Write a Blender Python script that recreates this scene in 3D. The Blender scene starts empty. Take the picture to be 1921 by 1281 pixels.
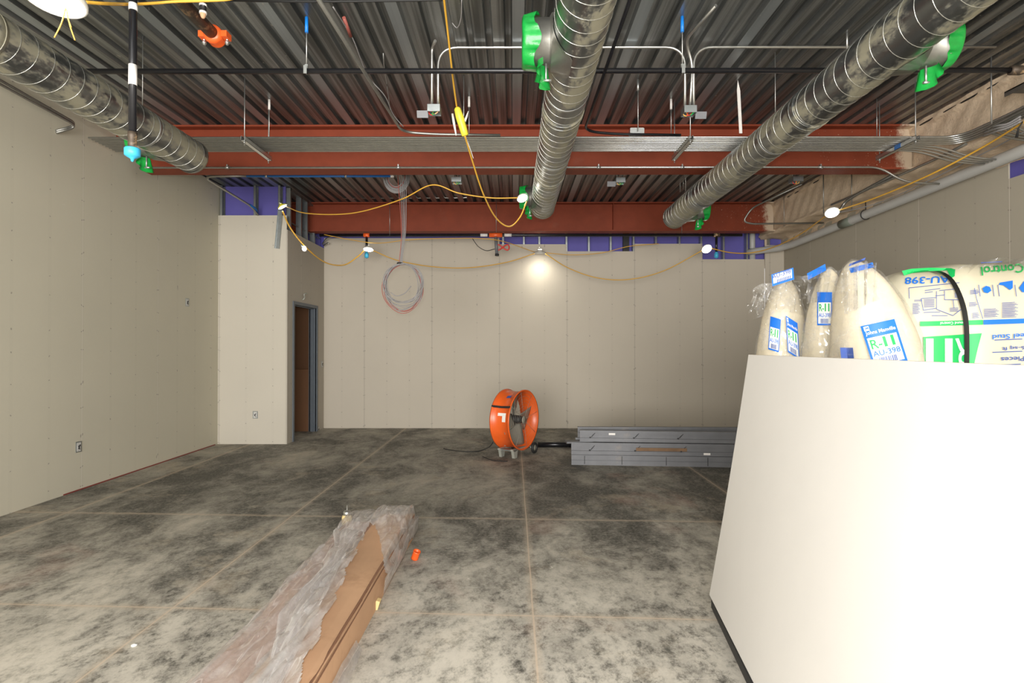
import bpy, math, random
from mathutils import Vector, Matrix, noise as mnoise
random.seed(7)
C = bpy.context.scene.collection
S = bpy.context.scene
F = 1039.0
EYE = Vector((0, 0, 1.49))
# ------------------------------------------------------------------ camera
YAW = math.atan2(963 - 960.5, F); PITCH = math.atan2(648 - 640.5, F)
ROT = Matrix.Rotation(YAW, 3, 'Z') @ Matrix.Rotation(PITCH, 3, 'X')
cam = bpy.data.cameras.new('camera'); camo = bpy.data.objects.new('camera', cam); C.objects.link(camo)
cam.sensor_width = 36; cam.lens = F * 36 / 1921; cam.clip_start = .02; cam.clip_end = 100
camo.matrix_world = Matrix.Translation(EYE) @ (ROT @ Matrix.Rotation(math.pi / 2, 3, 'X')).to_4x4()
S.camera = camo
S.view_settings.view_transform = 'Standard'; S.view_settings.look = 'None'
S.view_settings.gamma = 1; S.view_settings.exposure = 0.0; S.view_settings.use_curve_mapping = False
# ------------------------------------------------------------------ light
w = bpy.data.worlds.new('world'); S.world = w; w.use_nodes = True
w.node_tree.nodes['Background'].inputs[0].default_value = (1, .97, .92, 1)
w.node_tree.nodes['Background'].inputs[1].default_value = 1.0

def lamp(name, kind, loc, power, col=(1, 1, 1), size=.1, sy=None, target=None):
    l = bpy.data.lights.new(name, kind); l.energy = power; l.color = col
    if kind == 'AREA':
        l.size = size
        if sy: l.shape = 'RECTANGLE'; l.size_y = sy
    else: l.shadow_soft_size = size
    o = bpy.data.objects.new(name, l); C.objects.link(o); o.location = loc
    if target is not None: o.rotation_euler = (Vector(target) - Vector(loc)).to_track_quat('-Z', 'Y').to_euler()
    return o
lamp('camera_flash', 'POINT', (-.05, -.02, 1.64), 265, (1, .98, .95), .035)
lamp('fill_light_behind', 'AREA', (-.9, -5.6, 1.7), 1250, (1, .97, .93), 6.8, 3.0, (-.6, 9, 2.6))  # added area fill behind the camera, not a fixture of the room

# ------------------------------------------------------------------ helpers
def ray(px, py):
    return ROT @ Vector((px - 960.5, F, -(py - 640.5)))
def P(px, py, Y):                       # point of the place seen at a spot of the photo, at distance Y
    d = ray(px, py); return EYE + d * (Y / d.y)
def H(px, py, z):                       # same, on the level z above the floor
    d = ray(px, py); return EYE + d * ((z - EYE.z) / d.z)
def WX(px, py, X):                      # same, on the upright plane at X
    d = ray(px, py); return EYE + d * (X / d.x)

def nodes(name):
    m = bpy.data.materials.new(name); m.use_nodes = True
    nt = m.node_tree; return m, nt, nt.nodes['Principled BSDF']
def N(nt, t, **k):
    n = nt.nodes.new(t)
    for a, b in k.items():
        if a.startswith('i_'): n.inputs[a[2:].replace('_', ' ')].default_value = b
        else: setattr(n, a, b)
    return n
def L(nt, a, b): nt.links.new(a, b)
def mathn(nt, op, a, b=None, c=None, clamp=False):
    n = nt.nodes.new('ShaderNodeMath'); n.operation = op; n.use_clamp = clamp
    for i, v in enumerate((a, b, c)):
        if v is None: continue
        if isinstance(v, (int, float)): n.inputs[i].default_value = v
        else: nt.links.new(v, n.inputs[i])
    return n.outputs[0]
def mixc(nt, f, a, b):
    n = nt.nodes.new('ShaderNodeMix'); n.data_type = 'RGBA'
    for i, v in ((0, f), (6, a), (7, b)):
        if isinstance(v, (int, float)): n.inputs[i].default_value = v
        elif isinstance(v, tuple): n.inputs[i].default_value = (*v[:3], 1)
        else: nt.links.new(v, n.inputs[i])
    return n.outputs[2]
def noise(nt, vec, scale, detail=4, rough=.6, scl=None):
    if scl:
        mp = nt.nodes.new('ShaderNodeMapping'); mp.inputs['Scale'].default_value = scl[:3]
        if len(scl) > 3: mp.inputs['Rotation'].default_value = (0, 0, scl[3])
        nt.links.new(vec, mp.inputs[0]); vec = mp.outputs[0]
    n = nt.nodes.new('ShaderNodeTexNoise'); n.inputs['Scale'].default_value = scale
    n.inputs['Detail'].default_value = detail; n.inputs['Roughness'].default_value = rough
    nt.links.new(vec, n.inputs['Vector']); return n.outputs['Fac']
def ramp(nt, f, a, b):                   # smooth 0..1 between a and b
    n = nt.nodes.new('ShaderNodeMapRange'); n.interpolation_type = 'SMOOTHSTEP'
    n.inputs['From Min'].default_value = a; n.inputs['From Max'].default_value = b
    nt.links.new(f, n.inputs['Value']); return n.outputs['Result']
def wpos(nt): return nt.nodes.new('ShaderNodeNewGeometry').outputs['Position']
def bump(nt, b, h, strength=.2, dist=.01):
    n = nt.nodes.new('ShaderNodeBump'); n.inputs['Strength'].default_value = strength; n.inputs['Distance'].default_value = dist
    nt.links.new(h, n.inputs['Height']); nt.links.new(n.outputs[0], b.inputs['Normal'])

def mat(name, col, rough=.6, metal=0., var=.12, scale=12, dirt=None, dirtamt=(.55, .75), emit=None, bmp=0, spec=None, alpha=None):
    m, nt, b = nodes(name)
    v = nt.nodes.new('ShaderNodeTexCoord').outputs['Object']
    f = noise(nt, v, scale)
    dark = tuple(c * (1 - var * 2) for c in col); lite = tuple(min(1, c * (1 + var)) for c in col)
    c = mixc(nt, f, dark, lite)
    if dirt:
        g = ramp(nt, noise(nt, v, scale * .45, 5, .7), *dirtamt); c = mixc(nt, g, c, dirt)
        if metal: L(nt, mathn(nt, 'MULTIPLY', mathn(nt, 'SUBTRACT', 1, g), metal), b.inputs['Metallic'])
    L(nt, c, b.inputs['Base Color'])
    b.inputs['Roughness'].default_value = rough
    if metal and not dirt: b.inputs['Metallic'].default_value = metal
    if spec is not None: b.inputs['Specular IOR Level'].default_value = spec
    if bmp: bump(nt, b, f, bmp)
    if alpha is not None: b.inputs['Alpha'].default_value = alpha
    if emit:
        b.inputs['Emission Color'].default_value = (*emit[:3], 1); b.inputs['Emission Strength'].default_value = emit[3]
    return m

def drywall(name, axis, off, col=(.54, .49, .41), top=None, screws=True):
    m, nt, b = nodes(name)
    pos = wpos(nt); sx = nt.nodes.new('ShaderNodeSeparateXYZ'); L(nt, pos, sx.inputs[0])
    u = sx.outputs[axis]; z = sx.outputs[2]
    base = mixc(nt, noise(nt, pos, 1.1, 3), tuple(c * .95 for c in col), tuple(c * 1.05 for c in col))
    base = mixc(nt, mathn(nt, 'MULTIPLY', noise(nt, pos, 30, 5), .12), base, tuple(c * .82 for c in col))
    uo = mathn(nt, 'SUBTRACT', u, off)
    def dist(sp):                        # distance to the nearest multiple of sp
        q = mathn(nt, 'DIVIDE', uo, sp); r = mathn(nt, 'ROUND', q)
        return mathn(nt, 'MULTIPLY', mathn(nt, 'ABSOLUTE', mathn(nt, 'SUBTRACT', q, r)), sp)
    seam = mathn(nt, 'LESS_THAN', dist(1.2192), .0035)
    base = mixc(nt, mathn(nt, 'MULTIPLY', seam, .75), base, (.70, .66, .58) if axis == 1 else (.30, .27, .23))
    # studs show as faintly darker bands, screw heads as dots along them
    band = mathn(nt, 'LESS_THAN', dist(.4064), .02)
    base = mixc(nt, mathn(nt, 'MULTIPLY', band, .06), base, tuple(c * .7 for c in col))
    wob = noise(nt, pos, 2.3, 2)
    uz = mathn(nt, 'ADD', mathn(nt, 'DIVIDE', z, .27), mathn(nt, 'MULTIPLY', wob, 1.6))
    dz = mathn(nt, 'MULTIPLY', mathn(nt, 'ABSOLUTE', mathn(nt, 'SUBTRACT', uz, mathn(nt, 'ROUND', uz))), .27)
    du = mathn(nt, 'ABSOLUTE', mathn(nt, 'SUBTRACT', dist(.4064), mathn(nt, 'MULTIPLY', mathn(nt, 'LESS_THAN', dist(1.2192), .1), .012)))
    r2 = mathn(nt, 'ADD', mathn(nt, 'MULTIPLY', dz, dz), mathn(nt, 'MULTIPLY', du, du))
    dot = mathn(nt, 'LESS_THAN', r2, .0075 ** 2)
    base = mixc(nt, mathn(nt, 'MULTIPLY', dot, .6), base, (.20, .18, .16))
    # pale scuffs
    sc = ramp(nt, noise(nt, pos, 1.7, 6, .7), .70, .76)
    base = mixc(nt, mathn(nt, 'MULTIPLY', sc, .25), base, (.72, .68, .6))
    L(nt, base, b.inputs['Base Color']); b.inputs['Roughness'].default_value = .85
    b.inputs['Specular IOR Level'].default_value = .2
    return m

def floor_mat():
    m, nt, b = nodes('dusty concrete')
    pos = wpos(nt); sx = nt.nodes.new('ShaderNodeSeparateXYZ'); L(nt, pos, sx.inputs[0])
    def lay(c, f, k, col): return mixc(nt, mathn(nt, 'MULTIPLY', f, k), c, col)
    wv = nt.nodes.new('ShaderNodeVectorMath'); wv.operation = 'ADD'
    wn = nt.nodes.new('ShaderNodeTexNoise'); wn.inputs['Scale'].default_value = .7; wn.inputs['Detail'].default_value = 3
    L(nt, pos, wn.inputs['Vector']); L(nt, pos, wv.inputs[0]); L(nt, wn.outputs['Color'], wv.inputs[1]); wp = wv.outputs[0]
    big = noise(nt, wp, .75, 6, .62, (1.5, .7, 1, -.55)); mid = noise(nt, wp, 2.0, 8, .7, (1.35, .75, 1, -.6)); fine = noise(nt, pos, 9, 10, .8, (1.15, .8, 1, -.45))
    s = mathn(nt, 'ADD', mathn(nt, 'ADD', mathn(nt, 'MULTIPLY', big, .42), mathn(nt, 'MULTIPLY', mid, .35)), mathn(nt, 'MULTIPLY', fine, .23))
    c = mixc(nt, ramp(nt, s, .42, .58), (.070, .066, .055), (.37, .345, .29))
    c = lay(c, ramp(nt, s, .54, .64), .75, (.56, .50, .41))
    c = lay(c, ramp(nt, noise(nt, wp, 1.6, 7, .7, (1, 1, 1, .9)), .55, .66), .45, (.50, .42, .31))
    c = lay(c, ramp(nt, noise(nt, wp, 3.1, 8, .75, (.4, 2.0, 1, 1.05)), .56, .68), .5, (.055, .057, .054))
    c = lay(c, ramp(nt, noise(nt, pos, 6, 8, .8, (.22, 2.2, 1, 1.02)), .60, .70), .55, (.62, .61, .57))      # drag marks
    c = lay(c, ramp(nt, noise(nt, pos, 5, 9, .8, (.22, 2.2, 1, -.35)), .62, .70), .4, (.58, .55, .50))
    c = lay(c, ramp(nt, noise(nt, pos, 38, 6, .8), .42, .68), .35, (.60, .57, .50))
    c = lay(c, ramp(nt, noise(nt, pos, 90, 4, .8), .50, .70), .25, (.05, .05, .05))
    c = lay(c, ramp(nt, noise(nt, wp, .9, 4, .6, (1, 1, 1, 1.2)), .60, .74), .22, (.62, .36, .28))
    c = lay(c, ramp(nt, noise(nt, wp, 4.2, 8, .75, (1, 1, 1, .9)), .67, .70), .8, (.74, .71, .64))
    for sc, an, th, cl, k in ((3.0, .95, .640, (.70, .68, .63), .7), (4.0, -.45, .655, (.66, .63, .57), .6), (2.4, .70, .650, (.035, .035, .033), .6)):
        f_ = noise(nt, pos, sc, 5, .85, (.16, 5.5, 1, an)); c = lay(c, ramp(nt, f_, th, th+.03), k, cl)
    c = lay(c, ramp(nt, noise(nt, pos, 20, 8, .9), .60, .66), .5, (.66, .63, .56))
    c = lay(c, ramp(nt, noise(nt, pos, 15, 8, .9), .61, .68), .5, (.05, .05, .046))
    X = sx.outputs[0]; Y = sx.outputs[1]
    # whiter patches near the camera: flash brightness painted into the floor colour
    near = mathn(nt, 'MULTIPLY', ramp(nt, mathn(nt, 'SUBTRACT', mathn(nt, 'MULTIPLY', mid, 5), Y), -2.6, .6), ramp(nt, fine, .36, .56))
    c = lay(c, near, .72, (.72, .67, .58))
    wobx = mathn(nt, 'MULTIPLY', mathn(nt, 'SUBTRACT', noise(nt, pos, 1.2, 2), .5), .012)
    q = mathn(nt, 'DIVIDE', mathn(nt, 'ADD', mathn(nt, 'SUBTRACT', X, .11), wobx), 2.045)
    dx = mathn(nt, 'MULTIPLY', mathn(nt, 'ABSOLUTE', mathn(nt, 'SUBTRACT', q, mathn(nt, 'ROUND', q))), 2.045)
    yy = mathn(nt, 'ADD', mathn(nt, 'ADD', Y, mathn(nt, 'MULTIPLY', X, .043)), wobx)
    d1 = mathn(nt, 'ABSOLUTE', mathn(nt, 'SUBTRACT', yy, 4.77)); d2 = mathn(nt, 'ABSOLUTE', mathn(nt, 'SUBTRACT', yy, 3.07))
    d = mathn(nt, 'MINIMUM', dx, mathn(nt, 'MINIMUM', d1, d2))
    halo = mathn(nt, 'SUBTRACT', 1, ramp(nt, mathn(nt, 'ADD', d, mathn(nt, 'MULTIPLY', mathn(nt, 'SUBTRACT', noise(nt, pos, 14, 6, .7), .5), .09)), .0, .05))
    c = lay(c, halo, .38, (.56, .46, .35))
    c = lay(c, mathn(nt, 'LESS_THAN', d, .0050), .62, (.66, .53, .40))
    L(nt, c, b.inputs['Base Color']); b.inputs['Specular IOR Level'].default_value = .35
    L(nt, mathn(nt, 'ADD', .5, mathn(nt, 'MULTIPLY', big, .4)), b.inputs['Roughness'])
    bump(nt, b, fine, .12)
    return m

def deck_mat():
    m, nt, b = nodes('galvanised roof deck')
    pos = wpos(nt)
    f = noise(nt, pos, 3, 3, .6, (7, .12, 1)); g = noise(nt, pos, 60, 4); k = noise(nt, pos, 1.5, 5, .6, (1, .6, 1))
    c = mixc(nt, ramp(nt, f, .35, .65), (.12, .128, .125), (.34, .355, .35))
    c = mixc(nt, mathn(nt, 'MULTIPLY', g, .25), c, (.08, .08, .08))
    sx0 = nt.nodes.new('ShaderNodeSeparateXYZ'); L(nt, pos, sx0.inputs[0])
    q = mathn(nt, 'FRACT', mathn(nt, 'DIVIDE', mathn(nt, 'ADD', sx0.outputs[0], 4.58), .9144))
    c = mixc(nt, mathn(nt, 'MULTIPLY', mathn(nt, 'LESS_THAN', q, .097), .75), c, (.42, .47, .50))
    sp = ramp(nt, noise(nt, pos, 26, 2, .5, (1, .6, 1)), .74, .77)
    c = mixc(nt, mathn(nt, 'MULTIPLY', sp, .6), c, (.6, .58, .5))
    # light drifts of dust on the deck near the sprayed girder
    sx = nt.nodes.new('ShaderNodeSeparateXYZ'); L(nt, pos, sx.inputs[0])
    ov = mathn(nt, 'MULTIPLY', ramp(nt, sx.outputs[0], 3.0, 4.4), ramp(nt, noise(nt, pos, 9, 7, .8, (1.5, .5, 1)), .46, .62))
    c = mixc(nt, mathn(nt, 'MULTIPLY', ov, .65), c, (.42, .37, .29))
    L(nt, c, b.inputs['Base Color'])
    b.inputs['Metallic'].default_value = .75
    L(nt, mathn(nt, 'ADD', .24, mathn(nt, 'MULTIPLY', k, .22)), b.inputs['Roughness'])
    return m

def duct_mat():
    m, nt, b = nodes('dusty spiral duct steel')
    pos = nt.nodes.new('ShaderNodeTexCoord').outputs['Object']
    a = ramp(nt, noise(nt, pos, 3.4, 8, .72, (1.2, .6, 1.2)), .44, .56)
    c = mixc(nt, a, (.24, .25, .25), (.36, .34, .255))
    L(nt, c, b.inputs['Base Color'])
    L(nt, mathn(nt, 'SUBTRACT', .92, mathn(nt, 'MULTIPLY', a, .62)), b.inputs['Metallic'])
    L(nt, mathn(nt, 'ADD', .30, mathn(nt, 'MULTIPLY', a, .28)), b.inputs['Roughness'])
    return m

def plastic(name, white=.35, col=(.9, .9, .9), scale=9, gloss=.18, cr=.30, bs=1.0):
    m = bpy.data.materials.new(name); m.use_nodes = True; nt = m.node_tree; nt.nodes.clear()
    out = N(nt, 'ShaderNodeOutputMaterial'); tr = N(nt, 'ShaderNodeBsdfTransparent')
    df = N(nt, 'ShaderNodeBsdfDiffuse'); df.inputs[0].default_value = (*col, 1)
    tl = N(nt, 'ShaderNodeBsdfTranslucent'); tl.inputs[0].default_value = (*col, 1)
    gl = N(nt, 'ShaderNodeBsdfGlossy'); gl.inputs['Roughness'].default_value = .12
    v = nt.nodes.new('ShaderNodeTexCoord').outputs['Object']
    f = noise(nt, v, scale, 7, .7); g0 = noise(nt, v, scale * 2.0, 1.2, .5, (1.3, .22, 1, .5)); g = mathn(nt, 'ABSOLUTE', mathn(nt, 'SUBTRACT', g0, .5))
    bn = N(nt, 'ShaderNodeBump'); bn.inputs['Strength'].default_value = bs; bn.inputs['Distance'].default_value = .05; L(nt, g, bn.inputs['Height'])
    L(nt, bn.outputs[0], gl.inputs['Normal'])
    crease = mathn(nt, 'MULTIPLY', mathn(nt, 'SUBTRACT', 1, ramp(nt, g, .0, .014)), cr)
    fac = mathn(nt, 'ADD', mathn(nt, 'ADD', white - .16, crease), mathn(nt, 'MULTIPLY', ramp(nt, f, .42, .68), .34), clamp=True)
    L(nt, bn.outputs[0], df.inputs['Normal'])
    m0 = N(nt, 'ShaderNodeMixShader'); m0.inputs[0].default_value = .4; L(nt, df.outputs[0], m0.inputs[1]); L(nt, tl.outputs[0], m0.inputs[2])
    m1 = N(nt, 'ShaderNodeMixShader'); L(nt, fac, m1.inputs[0]); L(nt, tr.outputs[0], m1.inputs[1]); L(nt, m0.outputs[0], m1.inputs[2])
    m2 = N(nt, 'ShaderNodeMixShader'); m2.inputs[0].default_value = gloss; L(nt, m1.outputs[0], m2.inputs[1]); L(nt, gl.outputs[0], m2.inputs[2])
    L(nt, m2.outputs[0], out.inputs[0]); return m

class MB:
    def __init__(s): s.v = []; s.f = []; s.mi = []; s.sm = []; s.cur = 0
    def add(s, vs, fs, smooth=False):
        o = len(s.v); s.v += [Vector(v) for v in vs]
        for f in fs: s.f.append([i + o for i in f]); s.mi.append(s.cur); s.sm.append(smooth)
        return s
    def box(s, lo, hi, rot=None, piv=None):
        x0, y0, z0 = lo; x1, y1, z1 = hi
        vs = [Vector(p) for p in ((x0,y0,z0),(x1,y0,z0),(x1,y1,z0),(x0,y1,z0),(x0,y0,z1),(x1,y0,z1),(x1,y1,z1),(x0,y1,z1))]
        if rot is not None:
            c = Vector(piv) if piv is not None else (Vector(lo) + Vector(hi)) / 2
            vs = [c + rot @ (v - c) for v in vs]
        return s.add(vs, [(0,3,2,1),(4,5,6,7),(0,1,5,4),(1,2,6,5),(2,3,7,6),(3,0,4,7)])
    def cbox(s, c, d, rot=None):
        c = Vector(c); h = Vector(d) / 2
        return s.box(c - h, c + h, rot, c)
    def tube(s, pts, r, n=8, caps=True, smooth=True):
        pts = [Vector(p) for p in pts]; m = len(pts)
        rs = r if isinstance(r, (list, tuple)) else [r] * m
        t0 = (pts[1] - pts[0]).normalized(); up = Vector((0, 0, 1)) if abs(t0.z) < .9 else Vector((1, 0, 0))
        nrm = t0.cross(up).normalized(); vs = []
        for i, p in enumerate(pts):
            t = (pts[min(i + 1, m - 1)] - pts[max(i - 1, 0)]).normalized()
            nrm = (nrm - t * nrm.dot(t)); nrm = nrm.normalized() if nrm.length > 1e-6 else t.orthogonal().normalized()
            bi = t.cross(nrm)
            for k in range(n):
                a = 2 * math.pi * k / n; vs.append(p + (nrm * math.cos(a) + bi * math.sin(a)) * rs[i])
        fs = [(i * n + k, i * n + (k + 1) % n, (i + 1) * n + (k + 1) % n, (i + 1) * n + k) for i in range(m - 1) for k in range(n)]
        s.add(vs, fs, smooth)
        if caps:
            o = len(s.v) - len(vs)
            for f in (list(range(n))[::-1], list(range((m - 1) * n, m * n))):
                s.f.append([i + o for i in f]); s.mi.append(s.cur); s.sm.append(False)
        return s
    def cyl(s, a, b, r, n=16, caps=True): return s.tube([a, b], r, n, caps)
    def lathe(s, prof, c, axis=Vector((0, 0, 1)), n=24, smooth=True, closed=False):   # prof: (radius, height)
        axis = Vector(axis).normalized(); u = axis.orthogonal().normalized(); w_ = axis.cross(u); c = Vector(c)
        vs = [c + axis * h + (u * math.cos(2*math.pi*k/n) + w_ * math.sin(2*math.pi*k/n)) * r for r, h in prof for k in range(n)]
        m = len(prof)
        fs = [(i*n+k, i*n+(k+1)%n, ((i+1)%m)*n+(k+1)%n, ((i+1)%m)*n+k) for i in range(m if closed else m-1) for k in range(n)]
        return s.add(vs, fs, smooth)
    def torus(s, c, axis, R, r, n=32, k=8, ry=None, u=None):
        axis = Vector(axis).normalized(); u = axis.orthogonal().normalized() if u is None else Vector(u).normalized(); w_ = axis.cross(u); c = Vector(c)
        ry = ry or R; pts = [c + u*math.cos(2*math.pi*i/n)*R + w_*math.sin(2*math.pi*i/n)*ry for i in range(n)]
        vs = []
        for i, p in enumerate(pts):
            t = (pts[(i+1)%n] - pts[i-1]).normalized(); o = t.cross(axis)
            vs += [p + (axis*math.cos(2*math.pi*j/k) + o*math.sin(2*math.pi*j/k))*r for j in range(k)]
        fs = [(i*k+j, i*k+(j+1)%k, ((i+1)%n)*k+(j+1)%k, ((i+1)%n)*k+j) for i in range(n) for j in range(k)]
        return s.add(vs, fs, True)
    def grid(s, fn, nu, nv, smooth=True, skip=None, both=0):
        vs = [fn(i / nu, j / nv) for j in range(nv + 1) for i in range(nu + 1)]
        fs = [(j*(nu+1)+i, j*(nu+1)+i+1, (j+1)*(nu+1)+i+1, (j+1)*(nu+1)+i) for j in range(nv) for i in range(nu) if not (skip and skip((i+.5)/nu, (j+.5)/nv))]
        return s.add(vs, fs, smooth)
    def prism(s, poly, e, smooth=False):     # polygon (3-D points) pushed along e
        n = len(poly); e = Vector(e); vs = [Vector(p) for p in poly] + [Vector(p) + e for p in poly]
        return s.add(vs, [tuple(range(n))[::-1], tuple(range(n, 2*n))] + [(i, (i+1)%n, n+(i+1)%n, n+i) for i in range(n)], smooth)
    def xf(s, M): s.v = [M @ v for v in s.v]; return s
    def build(s, name, mats, parent=None, origin=None):
        if not isinstance(mats, (list, tuple)): mats = [mats]
        if parent is not None: o0 = WLOC[parent.name]
        elif origin is not None: o0 = Vector(origin)
        else:
            xs = [v.x for v in s.v]; ys = [v.y for v in s.v]; zs = [v.z for v in s.v]
            o0 = Vector(((min(xs)+max(xs))/2, (min(ys)+max(ys))/2, min(zs)))
        me = bpy.data.meshes.new(name); me.from_pydata([tuple(v - o0) for v in s.v], [], s.f); me.update()
        for m_ in mats: me.materials.append(m_)
        for p, mi, sm in zip(me.polygons, s.mi, s.sm): p.material_index = mi; p.use_smooth = sm
        ob = bpy.data.objects.new(name, me); C.objects.link(ob)
        if parent is not None: ob.parent = parent
        else: ob.location = o0
        WLOC[ob.name] = o0
        return ob
WLOC = {}
def E(name, loc, label, cat, group=None):
    o = bpy.data.objects.new(name, None); C.objects.link(o); o.location = loc; o.empty_display_size = .1
    WLOC[o.name] = Vector(loc); tag(o, label, cat, group); return o
def tag(o, label=None, cat=None, group=None, kind=None):
    if label: o['label'] = label
    if cat: o['category'] = cat
    if group: o['group'] = group
    if kind: o['kind'] = kind
    return o
def fillet(pts, r, n=6):
    pts = [Vector(p) for p in pts]; out = [pts[0]]
    for i in range(1, len(pts) - 1):
        a, b, c = pts[i-1], pts[i], pts[i+1]; d1 = (a-b); d2 = (c-b)
        k = min(r, d1.length*.48, d2.length*.48); p = b + d1.normalized()*k; q = b + d2.normalized()*k
        for j in range(n + 1):
            t = j/n; out.append(p*(1-t)**2 + b*2*t*(1-t) + q*t*t)
    out.append(pts[-1]); return out
def spline(pts, n=8):
    pts = [Vector(p) for p in pts]; q = [pts[0]*2-pts[1]] + pts + [pts[-1]*2-pts[-2]]; out = []
    for i in range(1, len(q)-2):
        for j in range(n):
            t = j/n; a, b, c, d = q[i-1:i+3]
            out.append(.5*((2*b)+(c-a)*t+(2*a-5*b+4*c-d)*t*t+(3*b-a-3*c+d)*t**3))
    out.append(pts[-1]); return out
def copy_tree(o, dloc, label, group=None):
    r = o.copy(); C.objects.link(r); r.location = o.location + Vector(dloc); r['label'] = label
    WLOC[r.name] = r.location.copy()
    if group: r['group'] = group
    for ch in [x for x in bpy.data.objects if x.parent == o]:
        c = ch.copy(); C.objects.link(c); c.parent = r
        for g in [x for x in bpy.data.objects if x.parent == ch]:
            d = g.copy(); C.objects.link(d); d.parent = c
    return r

# ------------------------------------------------------------------ materials
m_floor = floor_mat(); m_deck = deck_mat(); m_duct = duct_mat()
m_wl = drywall('drywall left', 1, 8.37 - .2, (.60, .565, .455)); m_wb = drywall('drywall back', 0, WX(0, 0, -1).x * 0 + (937 - 963) * 9.99 / F)
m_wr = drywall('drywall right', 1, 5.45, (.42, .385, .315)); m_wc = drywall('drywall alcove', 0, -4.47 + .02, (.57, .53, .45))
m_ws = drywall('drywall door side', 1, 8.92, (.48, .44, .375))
m_sheet = mat('drywall sheet face paper', (.67, .65, .62), .75, var=.02, scale=4, spec=.25)
m_sheetedge = mat('drywall sheet edge paper', (.66, .57, .40), .8, var=.06)
m_red = mat('red oxide primer', (.25, .050, .022), .6, var=.14, scale=5, dirt=(.24, .075, .045), dirtamt=(.60, .85), spec=.25)
def overspray(m):
    nt = m.node_tree; b = nt.nodes['Principled BSDF']; src = b.inputs['Base Color'].links[0].from_socket
    pos = wpos(nt); sx = nt.nodes.new('ShaderNodeSeparateXYZ'); L(nt, pos, sx.inputs[0])
    f = ramp(nt, mathn(nt, 'ADD', sx.outputs[0], mathn(nt, 'MULTIPLY', mathn(nt, 'SUBTRACT', noise(nt, pos, 9, 5, .8), .5), .35)), 4.26, 4.38)
    sp = ramp(nt, mathn(nt, 'ADD', noise(nt, pos, 60, 2, .5), mathn(nt, 'MULTIPLY', sx.outputs[0], .05)), .90, .93)
    L(nt, mixc(nt, mathn(nt, 'MAXIMUM', f, sp), src, (.62, .50, .37)), b.inputs['Base Color'])
overspray(m_red)
m_redspray = None
m_spray = mat('sprayed fireproofing', (.74, .59, .43), .95, var=.12, scale=26, bmp=.8)
m_purple = mat('purple wallboard', (.125, .11, .42), .7, var=.1, scale=3)
m_stud = mat('galvanised stud steel', (.42, .45, .45), .38, .85, var=.18, scale=10)
m_emt = mat('conduit steel', (.62, .62, .60), .30, .92, var=.12, scale=16)
m_emt_d = mat('dull conduit steel', (.34, .335, .31), .42, .85, var=.12, scale=16)
m_rod = mat('zinc rod', (.52, .53, .52), .35, .85, var=.1)
m_black = mat('black enamelled pipe', (.014, .014, .017), .26, .2, var=.2, scale=9)
m_tape = mat('white pipe label', (.78, .75, .72), .6, var=.05)
m_rusty = mat('mill scale pipe', (.10, .075, .055), .5, .4, var=.3, scale=30, dirt=(.45, .30, .16), dirtamt=(.5, .62))
m_orange = mat('orange paint', (.83, .13, .02), .32, var=.08, scale=8, dirt=(.62, .25, .12), dirtamt=(.6, .9))
m_coupling = mat('orange coupling paint', (.85, .12, .02), .35, var=.06)
m_blue_cap = mat('blue thread cap', (.05, .42, .68), .4, var=.06)
m_blue = mat('blue conduit paint', (.015, .13, .42), .35, var=.08)
m_bluetag = mat('blue hanger anchor', (.01, .22, .75), .4, var=.05)
m_green = mat('green duct film', (.008, .33, .05), .28, var=.25, scale=14, bmp=.5)
m_yellow = mat('yellow cord jacket', (.72, .40, .05), .45, var=.06)
m_yel2 = mat('bright yellow plug', (.80, .72, .06), .4, var=.05)
m_lens = mat('lit lamp lens', (1, 1, 1), .4, var=0, emit=(1, .97, .88, 14))
m_lamp = mat('white lamp housing', (.62, .6, .54), .45, var=.05)
m_frame = mat('slate grey door frame paint', (.115, .135, .16), .45, var=.08, scale=6)
m_sframe = mat('grey primed steel', (.165, .168, .18), .5, .1, var=.14, scale=6, dirt=(.29, .25, .21), dirtamt=(.62, .9))
m_brown = mat('brown kraft board', (.20, .095, .045), .85, var=.08, scale=3)
m_card = mat('corrugated cardboard', (.60, .36, .21), .8, var=.06, scale=5, dirt=(.42, .24, .13), dirtamt=(.55, .8))
m_cardcut = mat('cut cardboard edge', (.27, .13, .07), .9, var=.15, scale=30)
m_salmon = mat('salmon cardboard', (.60, .38, .28), .8, var=.08, scale=4)
m_film = plastic('clear plastic film', .50, (.93, .91, .89), 4, .24)
m_bagfilm = plastic('clear bag film', .13, (.95, .94, .92), 5, .10, .14, .7)
m_fold = plastic('bunched plastic film', .72, (.95, .93, .92), 4, .2, .3, 1.0)
m_pvc = mat('grey pvc pipe', (.50, .50, .485), .4, var=.05, scale=4)
m_coupler = mat('green grey pipe coupling', (.22, .25, .21), .5, .3, var=.1)
m_wool = mat('cream insulation', (.76, .68, .52), .8, var=.06, scale=7, bmp=.3)
m_wool2 = mat('printed cream bag', (.63, .58, .435), .45, var=.05, scale=5, bmp=.25)
m_pblue = mat('blue print', (.01, .16, .68), .5, var=.03)
m_pgreen = mat('green print', (.01, .44, .10), .5, var=.03)
m_pdark = mat('dark blue print', (.05, .10, .35), .5, var=.03)
m_pwhite = mat('white print', (.84, .84, .80), .5, var=.02)
m_strap = mat('black strapping', (.012, .012, .012), .35, var=.05)
m_grey = mat('dusty grey blade', (.30, .28, .23), .6, .2, var=.12, scale=8)
m_dark = mat('dark rubber', (.02, .02, .02), .6, var=.1)
m_wire_r = mat('red wire', (.6, .03, .02), .4, var=.05); m_wire_g = mat('green wire', (.02, .35, .08), .4, var=.05)
m_wire_w = mat('grey cable jacket', (.27, .26, .26), .5, var=.08, scale=30)
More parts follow.
